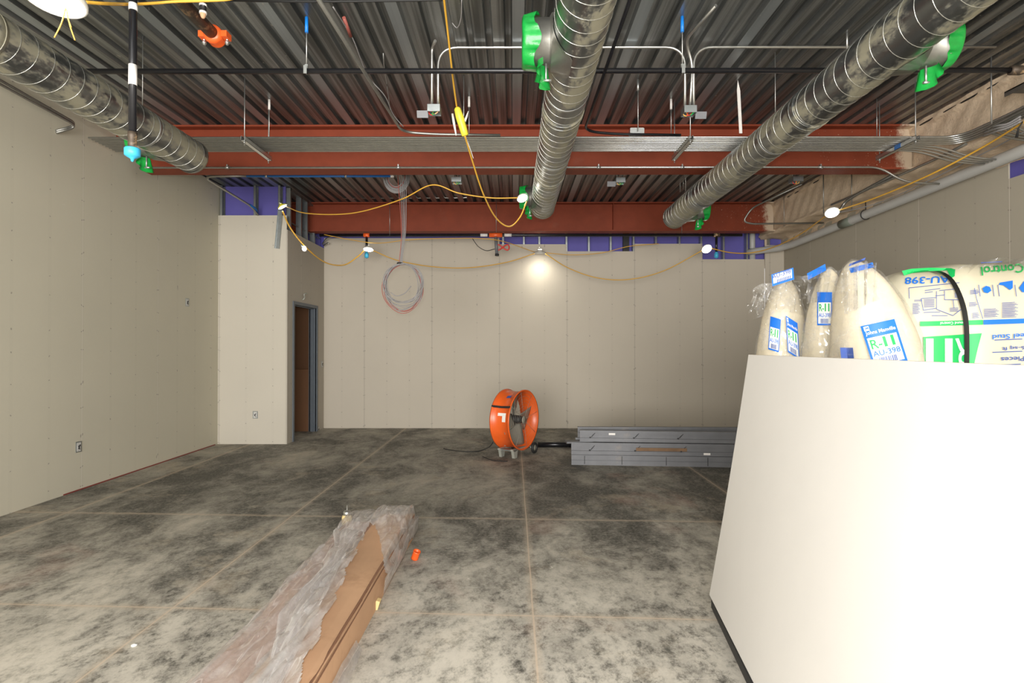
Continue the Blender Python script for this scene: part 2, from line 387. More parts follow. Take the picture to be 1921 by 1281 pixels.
m_wire_rd = mat('dull red cable jacket', (.36, .10, .08), .5, var=.08); m_wire_y = mat('yellow orange wire', (.75, .42, .08), .4, var=.05)
m_bracket = mat('grey steel foot', (.42, .43, .38), .5, .3, var=.1)
m_ochre = mat('ochre tub plastic', (.78, .60, .28), .5, var=.06)
m_dfloor = mat('dark recess', (.03, .028, .025), .9, var=.1)

# ------------------------------------------------------------------ the setting
FZ = 3.932                                              # underside of the deck ribs
XL, XR, YB, YC, XS = -4.47, 4.88, 9.99, 8.37, -3.42    # walls: left, right, back, alcove front, door side
tag(MB().box((-4.62, -6, -.12), (5.02, 10.2, 0)).build('floor', m_floor), kind='structure')
# deck: trapezoid ribs running away from the camera, 8 inches apart
prof = []; x = -4.58; pitch = .1524
while x < 4.60:
    prof += [(x, FZ), (x + .088, FZ), (x + .100, FZ + .038), (x + .140, FZ + .038)]; x += pitch
prof.append((x, FZ))
d = MB(); vs = [(a, -6, b) for a, b in prof] + [(a, 10.15, b) for a, b in prof]; n = len(prof)
d.add(vs, [(i, i+1, n+i+1, n+i) for i in range(n-1)])
d.box((-4.6, -6, FZ + .09), (x, 10.15, FZ + .19))
tag(d.build('ceiling', m_deck), kind='structure')
tag(MB().box((XL - .12, -6, 0), (XL, 10.12, FZ)).build('wall_left', m_wl), kind='structure')
# back wall: boards of different height
cols = [(XS-.0, (684-963)*YB/F, 3.43), ((684-963)*YB/F, (937-963)*YB/F, 3.43), ((937-963)*YB/F, (1063-963)*YB/F, 3.318),
        ((1063-963)*YB/F, (1190-963)*YB/F, 3.19), ((1190-963)*YB/F, (1318-963)*YB/F, 3.326), ((1318-963)*YB/F, (1434-963)*YB/F, 3.045), ((1435.3-963)*YB/F, XR, 3.30)]
b = MB()
for a, c_, h in cols: b.box((a, YB, 0), (c_, YB + .016, h))
tag(b.build('wall_back', m_wb), kind='structure')
tag(MB().box((XL, YB, 0), (XS - .1, YB + .016, 3.0)).build('wall_closet_back', m_brown), kind='structure')
b = MB().box((XL, YC, 0), ((533-963)*YC/F + .03, YC + .016, 3.462)); b.box((XL, YC+.11, 0), (XS-.1, YC+.126, 3.0))
tag(b.build('wall_alcove', m_wc), kind='structure')
# side wall of the alcove with the door opening
D0, D1, DH = 8.62, 9.60, 2.13
b = MB(); ZS = 3.245
for lo, hi in (((XS-.016, YC, 0), (XS, D0, ZS)), ((XS-.016, D1, 0), (XS, YB, ZS)), ((XS-.016, D0, DH), (XS, D1, ZS))): b.box(lo, hi)
for lo, hi in (((XS-.12, YC+.02, 0), (XS-.104, D0, ZS-.3)), ((XS-.12, D1, 0), (XS-.104, YB, ZS-.3)), ((XS-.12, D0, DH), (XS-.104, D1, ZS-.3))): b.box(lo, hi)
tag(b.build('wall_doorway', m_ws), kind='structure')
# right wall, with the cut opening near the pipe
OY0, OY1, OZ0, OZ1 = 5.0, 5.46, 3.13, 3.36
b = MB()
for lo, hi in (((XR, -6, 0), (XR+.016, 10.1, OZ0)), ((XR, -6, OZ0), (XR+.016, OY0, 3.45)), ((XR, OY1, OZ0), (XR+.016, 10.1, 3.45)), ((XR, OY0, OZ1), (XR+.016, OY1, 3.45))): b.box(lo, hi)
tag(b.build('wall_right', m_wr), kind='structure')
tag(MB().box((XR+.11, 4.8, 3.0), (XR+.126, 5.7, 3.45)).build('wall_right_liner', m_purple), kind='structure')
# sprayed girder along the right wall: lumpy face and soffit
def spray(u, v):
    Y = -1 + u * 11.05; n_ = .012 * math.sin(Y*9.3 + v*17) + .012*math.sin(Y*23.1 - v*29) + random.uniform(-.006, .006)
    sec = [(4.42, FZ), (4.42, 3.88), (4.46, 3.84), (4.47, 3.70), (4.47, 3.50), (4.44, 3.44), (4.50, 3.42), (4.70, 3.425), (XR, 3.40), (XR, 3.28)]
    t = v * (len(sec)-1); i = min(int(t), len(sec)-2); t -= i
    return Vector((sec[i][0]*(1-t)+sec[i+1][0]*t + n_ * (.5 if v < .95 else .2), Y, sec[i][1]*(1-t)+sec[i+1][1]*t + n_*.5*(0 if v < .08 else 1)))
g = MB().grid(spray, 220, 27)
g.box((4.52, -1, 3.46), (XR, 10.05, FZ))
tag(g.build('wall_right_girder', m_spray), kind='structure')
# door frame
f = MB()
t_ = .05
for lo, hi in (((XS-.13, D0-t_, 0), (XS+.016, D0, DH+t_)), ((XS-.13, D1, 0), (XS+.016, D1+t_, DH+t_)), ((XS-.13, D0, DH), (XS+.016, D1, DH+t_))): f.box(lo, hi)
f.box((XS-.085, D0, 0), (XS-.045, D0+.014, DH-.014)); f.box((XS-.085, D1-.014, 0), (XS-.045, D1, DH-.014)); f.box((XS-.085, D0, DH-.014), (XS-.045, D1, DH))
tag(f.build('door_1', m_frame), kind='structure')
# red gap line at the foot of the left wall
tag(MB().box((XL, 5.5, .0), (XL+.004, 8.3, .012)).build('trim_1', mat('red chalk line', (.25, .04, .03), .8)), kind='structure')
# ------------------------------------------------------------------ purple sheathing and studs above the boards
pb = MB().box((-3.62, YB+.135, 2.9), (4.98, YB+.15, FZ)); pb.build('purple_wallboard', m_purple)
tag(bpy.data.objects['purple_wallboard'], 'purple wallboard showing above the uneven top of the far wall', 'wallboard')
o = MB().box((XL+.0, YC+.12, 3.0), (-3.50, YC+.135, FZ)).build('purple_wallboard', m_purple)
o['label'] = 'purple wallboard above the alcove board by the left wall'; o['category'] = 'wallboard'
o = MB().box((XL+.0, YB+.03, 3.0), (-3.50, YB+.045, FZ)).build('purple_wallboard', m_purple)
o['label'] = 'purple wallboard deep inside the closet, seen through its bare studs'; o['category'] = 'wallboard'

def stud(x, y, z0, z1, wx=.035, wy=.092, open_=1):
    s = MB(); t = .002           # C-shaped channel: web, two flanges, lips
    s.box((x, y, z0), (x+t, y+wy, z1)); s.box((x, y, z0), (x+wx, y+t, z1)); s.box((x, y+wy-t, z0), (x+wx, y+wy, z1))
    s.box((x+wx-t, y, z0), (x+wx, y+.009, z1)); s.box((x+wx-t, y+wy-.009, z0), (x+wx, y+wy, z1)); return s
def thing_mesh(mb, name, m, label, cat, group=None, kind=None):
    return tag(mb.build(name, m), label, cat, group, kind)
k = 0
nm = ['left end', 'second from the left', 'third from the left']
for px in (944, 983, 1012, 1063, 1105, 1146, 1189, 1231, 1275, 1316, 1358, 1402, 1443):
    p = P(px, 450, YB+.016); z1 = FZ - .01
    side = {944:'just right of the red pipe tee', 983:'left of the middle lamp', 1012:'straight above the middle lamp', 1063:'at the first step down right of the middle lamp',
            1105:'over the lowest middle board, left one', 1146:'over the lowest middle board, right one', 1189:'at the step up right of the black post',
            1231:'left of centre over the tall right board', 1275:'right of centre over the tall right board', 1316:'behind the bright right-hand lamp', 1358:'beside the short black drop pipe at right',
            1402:'behind the upright grey pipe', 1443:'in the far right corner'}[px]
    thing_mesh(stud(p.x-.02, YB+.017, 3.0, z1), 'metal_stud', m_stud, 'galvanised stud over the far wall, ' + side, 'stud', 'studs above the far wall')
for px, s_ in ((415, 'against the left wall'), (478, 'in the middle of the purple board'), (524, 'at the outer corner')):
    p = P(px, 380, YC+.016)
    thing_mesh(stud(p.x-.02, YC+.017, 3.0, FZ-.01), 'metal_stud', m_stud, 'galvanised stud above the alcove board, ' + s_, 'stud', 'studs above the alcove')
for Y, s_ in ((8.52, 'nearest the outer corner'), (8.95, 'second from the outer corner'), (9.22, 'third from the outer corner'), (9.55, 'next to the far corner')):
    s = stud(0, 0, 3.0 if Y > 8.6 else 3.0, FZ-.01, .035, .088); s.xf(Matrix.Translation((XS-.017, Y, 0)) @ Matrix.Rotation(math.pi/2, 4, 'Z'))
    thing_mesh(s, 'metal_stud', m_stud, 'galvanised stud rising bare over the doorway wall, ' + s_, 'stud', 'studs over the doorway wall')
tr = MB(); tr.box((XS-.106, YC+.15, FZ-.05), (XS-.017, YB, FZ-.048)); tr.box((XS-.106, YC+.15, FZ-.05), (XS-.104, YB, FZ)); tr.box((XS-.019, YC+.15, FZ-.05), (XS-.017, YB, FZ))
thing_mesh(tr, 'stud_track', m_stud, 'galvanised top track over the bare studs of the doorway wall', 'track')
br = MB(); br.box((XS-.07, YC+.15, 3.40), (XS-.03, YB-.1, 3.404)); br.box((XS-.07, YC+.15, 3.404), (XS-.066, YB-.1, 3.42))
thing_mesh(br, 'bridging_channel', m_stud, 'thin steel channel threaded through the bare studs over the doorway', 'channel')
a = P(528, 385, 8.366); b_ = P(524, 466, 8.27)
s = MB(); s.box((-.035, -.002, -.66), (.035, .0, 0)); s.box((-.035, -.03, -.66), (-.033, 0, 0)); s.box((.033, -.03, -.66), (.035, 0, 0))
s.xf(Matrix.Translation(a) @ Matrix.Rotation(.09, 4, 'Y'))
thing_mesh(s, 'loose_channel', m_stud, 'loose grey metal channel hanging crooked at the alcove corner', 'channel')
# post and pipes in the far wall openings
thing_mesh(MB().box((P(1169,0,10).x, YB+.03, 3.0), (P(1180,0,10).x, YB+.10, FZ-.02)), 'steel_post', m_dark, 'narrow black post standing over the lowest board of the far wall', 'post')
thing_mesh(MB().cyl((P(1411,450,10.06).x, 10.055, 2.9), (P(1411,450,10.06).x, 10.055, FZ-.02), .05, 16), 'vent_pipe', m_pvc, 'pale grey upright plastic pipe in the gap at the far right corner', 'pipe')
thing_mesh(MB().cyl((P(1437,450,10.06).x, 10.075, 2.9), (P(1437,450,10.06).x, 10.075, FZ-.02), .022, 12), 'sprinkler_riser', m_red, 'thin dark red upright pipe in the gap at the far right corner', 'pipe')
# outlets cut in the boards
def outlet(c, nrm, label):
    c = Vector(c); nrm = Vector(nrm); u = Vector((0, 0, 1)).cross(nrm); ro = Matrix((u, nrm, Vector((0, 0, 1)))).transposed()
    e = E('outlet_box', c, label, 'outlet', 'outlet boxes in the walls')
    b = MB(); b.cbox((0, .003, 0), (.075, .004, .11)); b.xf(Matrix.Translation(c) @ ro.to_4x4()); b.build('rim', m_stud, e)
    b = MB(); b.cbox((0, .004, 0), (.05, .006, .088)); b.xf(Matrix.Translation(c) @ ro.to_4x4()); b.build('box', mat('pale joint dust', (.62, .61, .58), .8), e)
    b = MB(); b.cyl((-.01, .008, -.02), (.012, .010, .02), .005, 6); b.cyl((.012, .008, -.03), (-.012, .010, .012), .004, 6); b.xf(Matrix.Translation(c) @ ro.to_4x4()); b.build('wire', m_dark, e)
outlet(WX(147, 838, XL), (1, 0, 0), 'low outlet box in the left wall, nearest the camera')
outlet(WX(351, 567, XL), (1, 0, 0), 'high outlet box in the left wall near the alcove')
outlet(P(479, 778, YC), (0, -1, 0), 'low outlet box in the alcove board')
outlet(WX(604, 683, XS), (1, 0, 0), 'switch box right of the grey door frame')
outlet(WX(597, 806, XS), (1, 0, 0), 'small outlet box at floor level right of the door frame')
hk = WX(568, 556, XS); thing_mesh(MB().tube(spline([hk+Vector((-.0,0,-.06)), hk+Vector((.03,0,-.02)), hk+Vector((.035,-.03,.03)), hk+Vector((.05,.04,.05))], 5), .012, 6), 'flexible_whip', m_bracket, 'short curl of flexible conduit sticking out above the doorway', 'conduit')
# inside the closet: leaning board
s = MB(); s.box((-4.2, 9.62, 0), (-3.56, 9.64, 1.06), Matrix.Rotation(-.08, 3, 'X'), (0, 9.62, 0)); s.box((-4.2, 9.618, 1.06), (-3.56, 9.642, 1.072), Matrix.Rotation(-.08, 3, 'X'), (0, 9.62, 0))
thing_mesh(s, 'wallboard_offcut', [m_brown], 'brown backed wallboard offcut leaning inside the doorway', 'board')
s = MB().box((-4.34, 9.30, 0), (-3.62, 9.315, .26), Matrix.Rotation(-.5, 3, 'X'), (0, 9.3, 0)); s.box((-4.34, 9.30, .26), (-3.62, 9.316, .27), Matrix.Rotation(-.5, 3, 'X'), (0, 9.3, 0))

# ------------------------------------------------------------------ beams
def ibeam(x0, x1, yf, wy, zt, zb, name, label):
    m = MB(); yc = yf + wy/2
    m.box((x0, yf, zt-.02), (x1, yf+wy, zt)); m.box((x0, yf, zb), (x1, yf+wy, zb+.02)); m.box((x0, yc-.006, zb+.02), (x1, yc+.006, zt-.02))
    return m
beam = ibeam(-4.13, 4.46, 6.10, .20, FZ-.001, 3.435, '', '')
beam.box((-4.46, 6.192, 3.70), (-4.13, 6.208, FZ-.02))
thing_mesh(beam, 'steel_beam', m_red, 'nearer red primed steel beam behind the long conduit rack', 'beam', 'roof beams')
beam = ibeam(-4.46, 4.46, 9.40, .20, FZ-.001, 3.435, '', '')
beam.box((1.70, 9.41, 3.455), (1.71, 9.50, FZ-.021))
thing_mesh(beam, 'steel_beam', m_red, 'farther red primed steel beam just before the far wall', 'beam', 'roof beams')

# ------------------------------------------------------------------ spiral ducts
ZD = EYE.z + 1.737; RD = .149
def duct(X, y0, y1, label, taps, bands, hangs):
    e = E('spiral_duct', (X, (y0+y1)/2, ZD - RD), label, 'duct', 'spiral ducts')
    m = MB().tube([(X, y0 + (y1-y0)*i/20, ZD) for i in range(21)], RD, 48, caps=False); m.build('duct_tube', m_duct, e)
    m = MB(); turns = (y1-y0)/.117; n = int(turns*32)
    m.tube([(X + math.cos(2*math.pi*i/32)*(RD+.0008), y0 + .117*i/32, ZD + math.sin(2*math.pi*i/32)*(RD+.0008)) for i in range(n)], .0019, 5)
    m.build('spiral_seam', m_seam, e)
    m = MB().lathe([(RD-.004, -.02), (RD-.004, .0), (.0, .004)], (X, y1, ZD), (0, 1, 0), 40, False); m.lathe([(RD+.004, -.03), (RD+.006, 0), (RD, .004)], (X, y1, ZD), (0, 1, 0), 40)
    m.build('end_cap', m_duct, e)
    for yb in bands:
        m = MB().lathe([(RD, -.05), (RD+.004, -.048), (RD+.004, .048), (RD, .05)], (X, yb, ZD), (0, 1, 0), 40)
        m.torus((X, yb-.03, ZD), (0, 1, 0), RD+.004, .003, 40, 6); m.torus((X, yb+.03, ZD), (0, 1, 0), RD+.004, .003, 40, 6); m.build('coupling_band', m_duct, e)
    for yt, side, L_, rc in taps:
        c = Vector((X + side*(RD-.04), yt, ZD)); ax = Vector((side, 0, 0))
        m = MB()                                               # saddle skirt hugging the duct
        def sk(u, v):
            a = 2*math.pi*u; r = rc + .05*(1-v)
            dy, dz = math.cos(a)*r*(1+.15*(1-v)), math.sin(a)*r
            xx = math.sqrt(max(0, (RD+.004)**2 - min(abs(dz), RD*.999)**2)) if v < .6 else RD + (v-.6)*.03
            return Vector((X + side*xx, yt+dy, ZD+dz if abs(dz) < RD else ZD + math.copysign(RD, dz)))
        m.grid(sk, 40, 5)
        m.lathe([(rc, .0), (rc, L_*.75), (rc+.005, L_*.76), (rc+.005, L_*.8), (rc, L_*.81), (rc, L_), (rc-.012, L_), (rc-.012, .0)], c, ax, 36)
        k = m.build('tap_collar', m_emt_d, e)
        # green film stretched over the mouth, its edge wrinkled and hanging
        def gf(u, v):
            a = 2*math.pi*u; wr = .006*math.sin(a*9) + .005*math.sin(a*17+1)
            if v < .35: r = (rc+.006)*v/.35; ext = L_ + .006 + .004*math.sin(a*5)*v
            else:
                t = (v-.35)/.65; r = rc + .010 + wr*t + .012*t*abs(math.sin(a*3+.7)); ext = L_ + .006 - t*(.085 + .02*math.sin(a*4+.5))
            return c + Vector((side*ext, math.cos(a)*r, math.sin(a)*r))
        g = MB().grid(gf, 72, 12)
        def tail(u, v):
            a = -math.pi/2 + (u-.5)*1.15; rr = rc + .012 + v*(.045 + .085*(1-abs(u-.45)*1.6)); return c + Vector((side*(L_*.45 + .03*math.sin(u*9) + .02*v*math.sin(u*21)), math.cos(a)*rr + .02*v*math.sin(u*13), math.sin(a)*rr))
        g.grid(tail, 18, 6)
        g.build('green_film', m_green, k)
        m = MB().cyl(c + Vector((side*L_*.35, -.03, -rc-.004)), c + Vector((side*L_*.35, -.03, -rc-.10)), .006, 8); m.cyl(c + Vector((side*L_*.35-.015, -.03, -rc-.10)), c + Vector((side*L_*.35+.03, -.03, -rc-.10)), .008, 8)
        m.build('damper_lever', m_rod, k)
    for yh in hangs:
        m = MB().cyl((X, yh, ZD+RD), (X, yh, FZ+.04), .0035, 6); m.lathe([(RD+.002, -.012), (RD+.003, -.012), (RD+.003, .012), (RD+.002, .012)], (X, yh, ZD), (0, 1, 0), 36)
        m.build('hanger_strap', m_rod, e)
    return e
m_seam = mat('duct seam highlight tone', (.50, .50, .46), .25, .8, var=.08)  # paler than the duct steel: the ridge highlight is put into the colour
duct(-2.96, -.6, 5.08, 'left spiral duct running over the left wall side, dusty', [(4.75, -1, .2, .115)], [3.02], [1.2, 2.7, 4.4])
duct(.365, .5, 6.93, 'middle spiral duct with a green covered branch on its left', [(3.17, -1, .20, .13), (6.5, -1, .18, .12)], [4.05, 5.55], [1.6, 3.75, 5.0])
duct(2.18, -.3, 7.5, 'right spiral duct, capped end just before the farther red beam', [(3.2, 1, .22, .13), (7.1, 1, .2, .12)], [2.42, 4.05, 6.35], [1.6, 4.6, 7.0])

# ------------------------------------------------------------------ black sprinkler main across the room
YP = 4.1; zp = P(960, 133, YP).z
e = E('sprinkler_pipe', (0, YP, zp-.02), 'long black sprinkler pipe running across the room under the deck', 'pipe')
xa = P(166, 141, YP).x; xb = P(1915, 141, YP).x
MB().cyl((xa-.3, YP, zp), (xb, YP, zp), .0195, 16).build('pipe', m_black, e)
MB().lathe([(.020, -.05), (.034, -.045), (.034, .03), (.028, .05), (.0, .05)], (xb-.03, YP, zp), (1, 0, 0), 16).build('end_fitting', m_rusty, e)
def pipe_hanger(px, pyt, mtag, label):
    p = P(px, 133, YP)
    e = E('pipe_hanger', (p.x, YP, zp-.03), label, 'hanger', 'hangers of the black sprinkler pipe')
    m = MB().torus((p.x, YP, zp), (1, 0, 0), .022, .0035, 20, 6); m.cbox((p.x, YP, zp+.034), (.022, .014, .03)); m.cbox((p.x, YP-.028, zp), (.024, .004, .06)); m.build('ring_clamp', m_rod, e)
    zt = FZ + .05; MB().cyl((p.x, YP, zp+.04), (p.x, YP, zt), .0042, 8).build('threaded_rod', m_rod, e)
    MB().cyl((p.x, YP, FZ - .115), (p.x, YP, FZ + .0), .0125, 10).build('anchor', mtag, e)
pipe_hanger(575, 40, m_bluetag, 'rod hanger with a blue anchor, left one on the black pipe')
pipe_hanger(1280, 40, m_bluetag, 'rod hanger with a blue anchor, right one on the black pipe')
# left big drop with labels and blue cap, threaded into the main overhead
e = E('sprinkler_drop', (-1.80, 2.6, 2.38), 'black sprinkler drop pipe with white labels and a light blue cap, at left', 'pipe')
p = P(249, 150, 2.6); X0 = p.x
zc = lambda py: P(249, py, 2.6).z
MB().cyl((X0, 2.6, zc(250)), (X0, 2.6, 3.33), .0172, 16).build('pipe', m_black, e)
MB().cyl((X0, 2.6, zc(20)), (X0, 2.6, zc(7)), .0185, 16).build('label_band', m_tape, e)
MB().cyl((X0, 2.6, zc(160)), (X0, 2.6, zc(122)), .0180, 16).build('paper_label', m_tape, e)
MB().lathe([(.017, zc(248)), (.020, zc(248)), (.021, zc(256)), (.017, zc(262)), (.019, zc(266)), (.019, zc(282)), (.0, zc(282))][::-1], (X0, 2.6, 0), (0, 0, 1), 20).build('reducer', m_rusty, e)
for k in range(4): pass
MB().lathe([(.0, zc(304)), (.006, zc(302)), (.008, zc(298)), (.022, zc(295)), (.033, zc(292)), (.034, zc(280)), (.030, zc(278)), (.018, zc(278))], (X0, 2.6, 0), (0, 0, 1), 24).build('cap', m_blue_cap, e)
# overhead branch main: dirty pipe towards us with an orange coupling
e = E('branch_main', (-1.82, 2.6, 3.30), 'dirty dark branch pipe overhead at top left, ending in an orange coupling', 'pipe')
MB().cyl((-1.815, 1.2, 3.372), (-1.815, 3.36, 3.372), .037, 20).build('pipe', m_rusty, e)
k = MB().lathe([(.037, -.05), (.052, -.045), (.056, -.02), (.048, 0), (.056, .02), (.052, .03), (.0, .032)], (-1.815, 3.36, 3.372), (0, 1, 0), 24)
k.cbox((-1.815-.068, 3.35, 3.372), (.036, .06, .036)); k.cbox((-1.815+.068, 3.35, 3.372), (.036, .06, .036)); k = k.build('coupling', m_coupling, e)
for s_ in (-1, 1):
    m = MB(); m.cyl((-1.815+s_*.07, 3.36, 3.322), (-1.815+s_*.07, 3.36, 3.41), .008, 8); m.cyl((-1.815+s_*.07, 3.36, 3.33), (-1.815+s_*.07, 3.36, 3.345), .013, 6); m.build('bolt', m_rod, k)
MB().tube([(-1.90, 2.60, 3.332), (X0, 2.60, 3.332), (X0, 2.60, 3.30)], .021, 12).build('elbow', m_black, e)
p = P(381, 0, 3.0)
e = E('sprinkler_drop', (p.x, 3.0, P(383, 31, 3.0).z), 'short black pipe stub with white tape rings at the top left edge', 'pipe')
MB().cyl((p.x, 3.0, P(383, 22, 3).z), (p.x, 3.0, 3.45), .0175, 14).build('pipe', m_black, e)
for q in (10, 24): MB().cyl((p.x, 3.0, P(383, q+2, 3).z), (p.x, 3.0, P(383, q-2, 3).z), .0190, 14).build('tape_ring', m_tape, e)
MB().lathe([(0, P(383, 35, 3).z), (.008, P(383, 34, 3).z), (.014, P(383, 30, 3).z), (.016, P(383, 22, 3).z)], (p.x, 3.0, 0), (0, 0, 1), 14).build('tip', m_card, e)
thing_mesh(MB().tube([(p.x, 3.0, 3.45), (p.x, 3.0, 3.5), (-1.82, 3.0, 3.45)], .012, 8), 'pipe_nipple', m_black, 'small black pipe nipple joining the taped stub to the branch main', 'pipe')

# far sprinkler line under the farther beam
YF = 9.32; zf = P(960, 441, YF).z
xl = P(600, 440, YF).x; xr = P(1392, 440, YF).x
e = E('sprinkler_pipe', (0, YF, zf), 'black sprinkler pipe under the farther beam along the far wall', 'pipe')
MB().cyl((xl, YF, zf), (xr, YF, zf), .024, 14).build('pipe', m_black, e)
for px in (908, 953): 
    q = P(px, 440, YF); MB().cyl((q.x-.06, YF, zf), (q.x+.06, YF, zf), .0265, 12).build('paper_label', m_tape, e)
q = P(930, 440, YF); MB().cyl((q.x-.11, YF, zf), (q.x+.11, YF, zf), .037, 14).build('tee_fitting', m_coupling, e)
for px, s_ in ((687, 'left'), (1345, 'right')):
    q = P(px, 437, YF-.03); zb = P(px, 484, YF).z
    d_ = E('sprinkler_drop', (q.x, YF-.0, zb), 'short black drop with a blue cap at the %s end of the far sprinkler pipe' % s_, 'pipe', 'capped drops by the far wall')
    MB().cyl((q.x, YF, zb+.08), (q.x, YF, zf-.02), .021, 12).build('pipe', m_black, d_)
    MB().lathe([(0, zb-.01), (.012, zb), (.034, zb+.01), (.036, zb+.07), (.022, zb+.09), (.02, zb+.11)], (q.x, YF, 0), (0, 0, 1), 16).build('cap', m_blue_cap, d_)
    MB().cyl((q.x-.05, YF, zf), (q.x+.05, YF, zf), .034, 12).build('tee_fitting', m_rusty if s_ == 'right' else m_coupling, d_)
q = P(930, 446, YF); q2 = P(932, 479, YF)
e = E('pipe_stub', q2, 'grey pipe stub hanging below the red tee on the far sprinkler pipe', 'pipe')
MB().tube([(q.x, YF, zf-.03), (q.x+.02, YF, q2.z+.02)], .028, 12).build('pipe', m_sframe, e)
MB().cyl((q.x+.02, YF, q2.z-.01), (q.x+.022, YF, q2.z+.025), .034, 12).build('end_ring', m_dark, e)
c_ = P(943, 464, YF); pts = [c_ + Vector((.11*math.sin(t), 0, .045*math.sin(2*t))) for t in [2*math.pi*i/32 for i in range(33)]]
thing_mesh(MB().tube(pts, .013, 6), 'cable_loop', m_wire_r, 'red cable looped in a figure of eight beside the grey pipe stub', 'cable')
thing_mesh(MB().tube(spline([P(886, 447, YF+.1), P(897, 462, YF+.1), P(912, 470, YF+.1), P(928, 467, YF)], 6), .006, 6), 'cable_or_shade_line', m_dark, 'thin black wire curling down left of the red tee', 'cable')

# ------------------------------------------------------------------ conduit rack across the nearer beam
ZR = EYE.z + 1.935
ord_ = ['first', 'second', 'third', 'fourth', 'fifth', 'sixth', 'seventh', 'eighth', 'ninth']
for i in range(9):
    Y = 5.14 + i*.044; xl = -3.96
    if i < 5:       # sweep towards the camera along the girder
        xr = 4.13 + i*.045; pts = [(xl, Y, ZR), (xr, Y, ZR), (xr + .06, Y - .5, ZR+.02), (xr + .08, 3.2, ZR+.10)]; lab = 'sweeping back along the girder'
    else:           # angle down to the right wall
        xr = 3.90 + (8-i)*.07; xr = 4.0 + (8-i)*.03; pts = [(xl, Y, ZR), (xr, Y, ZR), (xr+.33, Y-.02, ZR-.12), (4.655, Y-.02, ZR-.14)]; lab = 'angling down at its right end'
    thing_mesh(MB().tube(fillet(pts, .16, 6), .0098, 8), 'conduit', m_emt, 'steel conduit, %s from the front of the long rack, %s' % (ord_[i], lab), 'conduit', 'conduits of the long rack')
for i in range(4):  # a second set coming along the girder and turning down behind the drain pipe
    xx = 4.20 + i*.035; yy = 4.95 - i*.05
    pts = [(xx, 3.2, ZR+.06), (xx, yy, ZR-.015), (4.45, yy+.02, ZR-.07), (4.655, yy+.04, ZR-.09)]
    thing_mesh(MB().tube(fillet(pts, .13, 6), .0112, 8), 'conduit', m_emt_d, '%s of four dark conduits looping down behind the drain pipe' % ord_[i], 'conduit', 'conduits looping behind the drain pipe')
xr = 0
for d0, p0, p1 in ((-1, (-1.02, 5.07, EYE.z+1.96), (-1.04, 2.4, EYE.z+1.81)), (1, (.645, 5.05, EYE.z+1.96), (.70, 2.4, EYE.z+2.05))):
    pts = [p1, p0, (p0[0]+.28, 5.09, ZR+.012), (p0[0]+.9, 5.10, ZR+.006)]
    thing_mesh(MB().tube(fillet(pts, .14, 6), .0125, 8), 'conduit', m_emt_d if d0 < 0 else m_black, ('long dull conduit under the deck turning into the rack left of the middle duct' if d0 < 0 else 'dark conduit running beside the middle duct and turning right into the rack'), 'conduit', 'conduits turning into the rack')
# trapezes: strut and two rods
def trapeze(px, label, blue=False):
    X = px
    e = E('conduit_trapeze', (X, 5.35, ZR-.055), label, 'hanger', 'trapezes under the conduit rack')
    m = MB(); t = .003; y0, y1 = 5.06, 5.62; z0, z1 = ZR-.055, ZR-.013
    m.box((X-.021, y0, z0), (X+.021, y1, z0+t)); m.box((X-.021, y0, z0), (X-.021+t, y1, z1)); m.box((X+.021-t, y0, z0), (X+.021, y1, z1))
    m.box((X-.021, y0, z1-t), (X-.010, y1, z1)); m.box((X+.010, y0, z1-t), (X+.021, y1, z1)); m.build('strut', m_emt, e)
    for Y in (5.09, 5.59):
        r = MB().cyl((X, Y, ZR-.09), (X, Y, FZ+.05), .0045, 8).build('threaded_rod', m_rod, e)
        MB().cyl((X, Y, ZR-.068), (X, Y, ZR-.055), .010, 6).build('nut', m_rod, r)
    if blue: MB().box((X-.024, 5.26, z0+.004), (X+.024, 5.34, z1+.002)).build('strut_sticker', m_blue, e)
trapeze(-2.48, 'slotted strut trapeze under the left end of the conduit rack')
trapeze(1.63, 'slotted strut trapeze under the rack just right of the middle duct')
trapeze(3.70, 'slotted strut trapeze with a blue sticker under the rack at far right', True)
def rod(px, py0, py1, Y, label, m_=None, r=.004, tip=None):
    if py0 < 230: Y = 2.442*F/(648-py0)
    a = P(px, py1, Y); e = E('hanger_rod', a, label, 'rod', 'loose hanger rods')
    top = FZ + .05
    MB().cyl(a, (a.x, a.y, top), r, 8).build('rod', m_ or m_rod, e)
    if tip: MB().cyl((a.x, a.y, FZ-.10), (a.x, a.y, FZ), .012, 8).build('anchor', tip, e)
rod(505, 185, 262, 5.95, 'thin rod with a pale anchor right of the leftmost trapeze', tip=m_tape)
rod(870, 140, 258, 5.6, 'thin rod dropping right beside the yellow plug')
rod(880, 180, 262, 5.95, 'thin rod with a white anchor just right of the yellow plug', tip=m_tape)
rod(1197, 148, 246, 5.5, 'thin rod above the small box on the rack', tip=m_rod)
rod(1259, 185, 252, 5.85, 'thin rod with a pale anchor left of the middle trapeze', tip=m_tape)
rod(1645, 190, 255, 5.9, 'thin rod crossing the rack left of the far right trapeze')
rod(1589, 60, 92, 4.2, 'grey threaded rod hanging beside the right duct near the top edge', r=.008)
rod(1434, 300, 340, 8.6, 'short rod behind the nearer beam left of the hanging junction box')
rod(1471, 330, 425, 9.0, 'thin rod holding the bent conduit near the far right corner')
rod(1545, 328, 400, 7.6, 'dark rod left of the lamp on the grey drain pipe', m_emt_d, .007)
rod(1598, 325, 395, 7.3, 'dark rod right of the lamp on the grey drain pipe', m_emt_d, .006)
rod(1276, 325, 360, 7.9, 'left of two thin rods hanging behind the right duct')
rod(1282, 325, 355, 7.9, 'right of two thin rods hanging behind the right duct')
rod(731, 380, 442, 9.3, 'thin rod holding the far pipe behind the cable bundle')
rod(931, 330, 436, 9.3, 'thin rod holding the far pipe above the red tee')
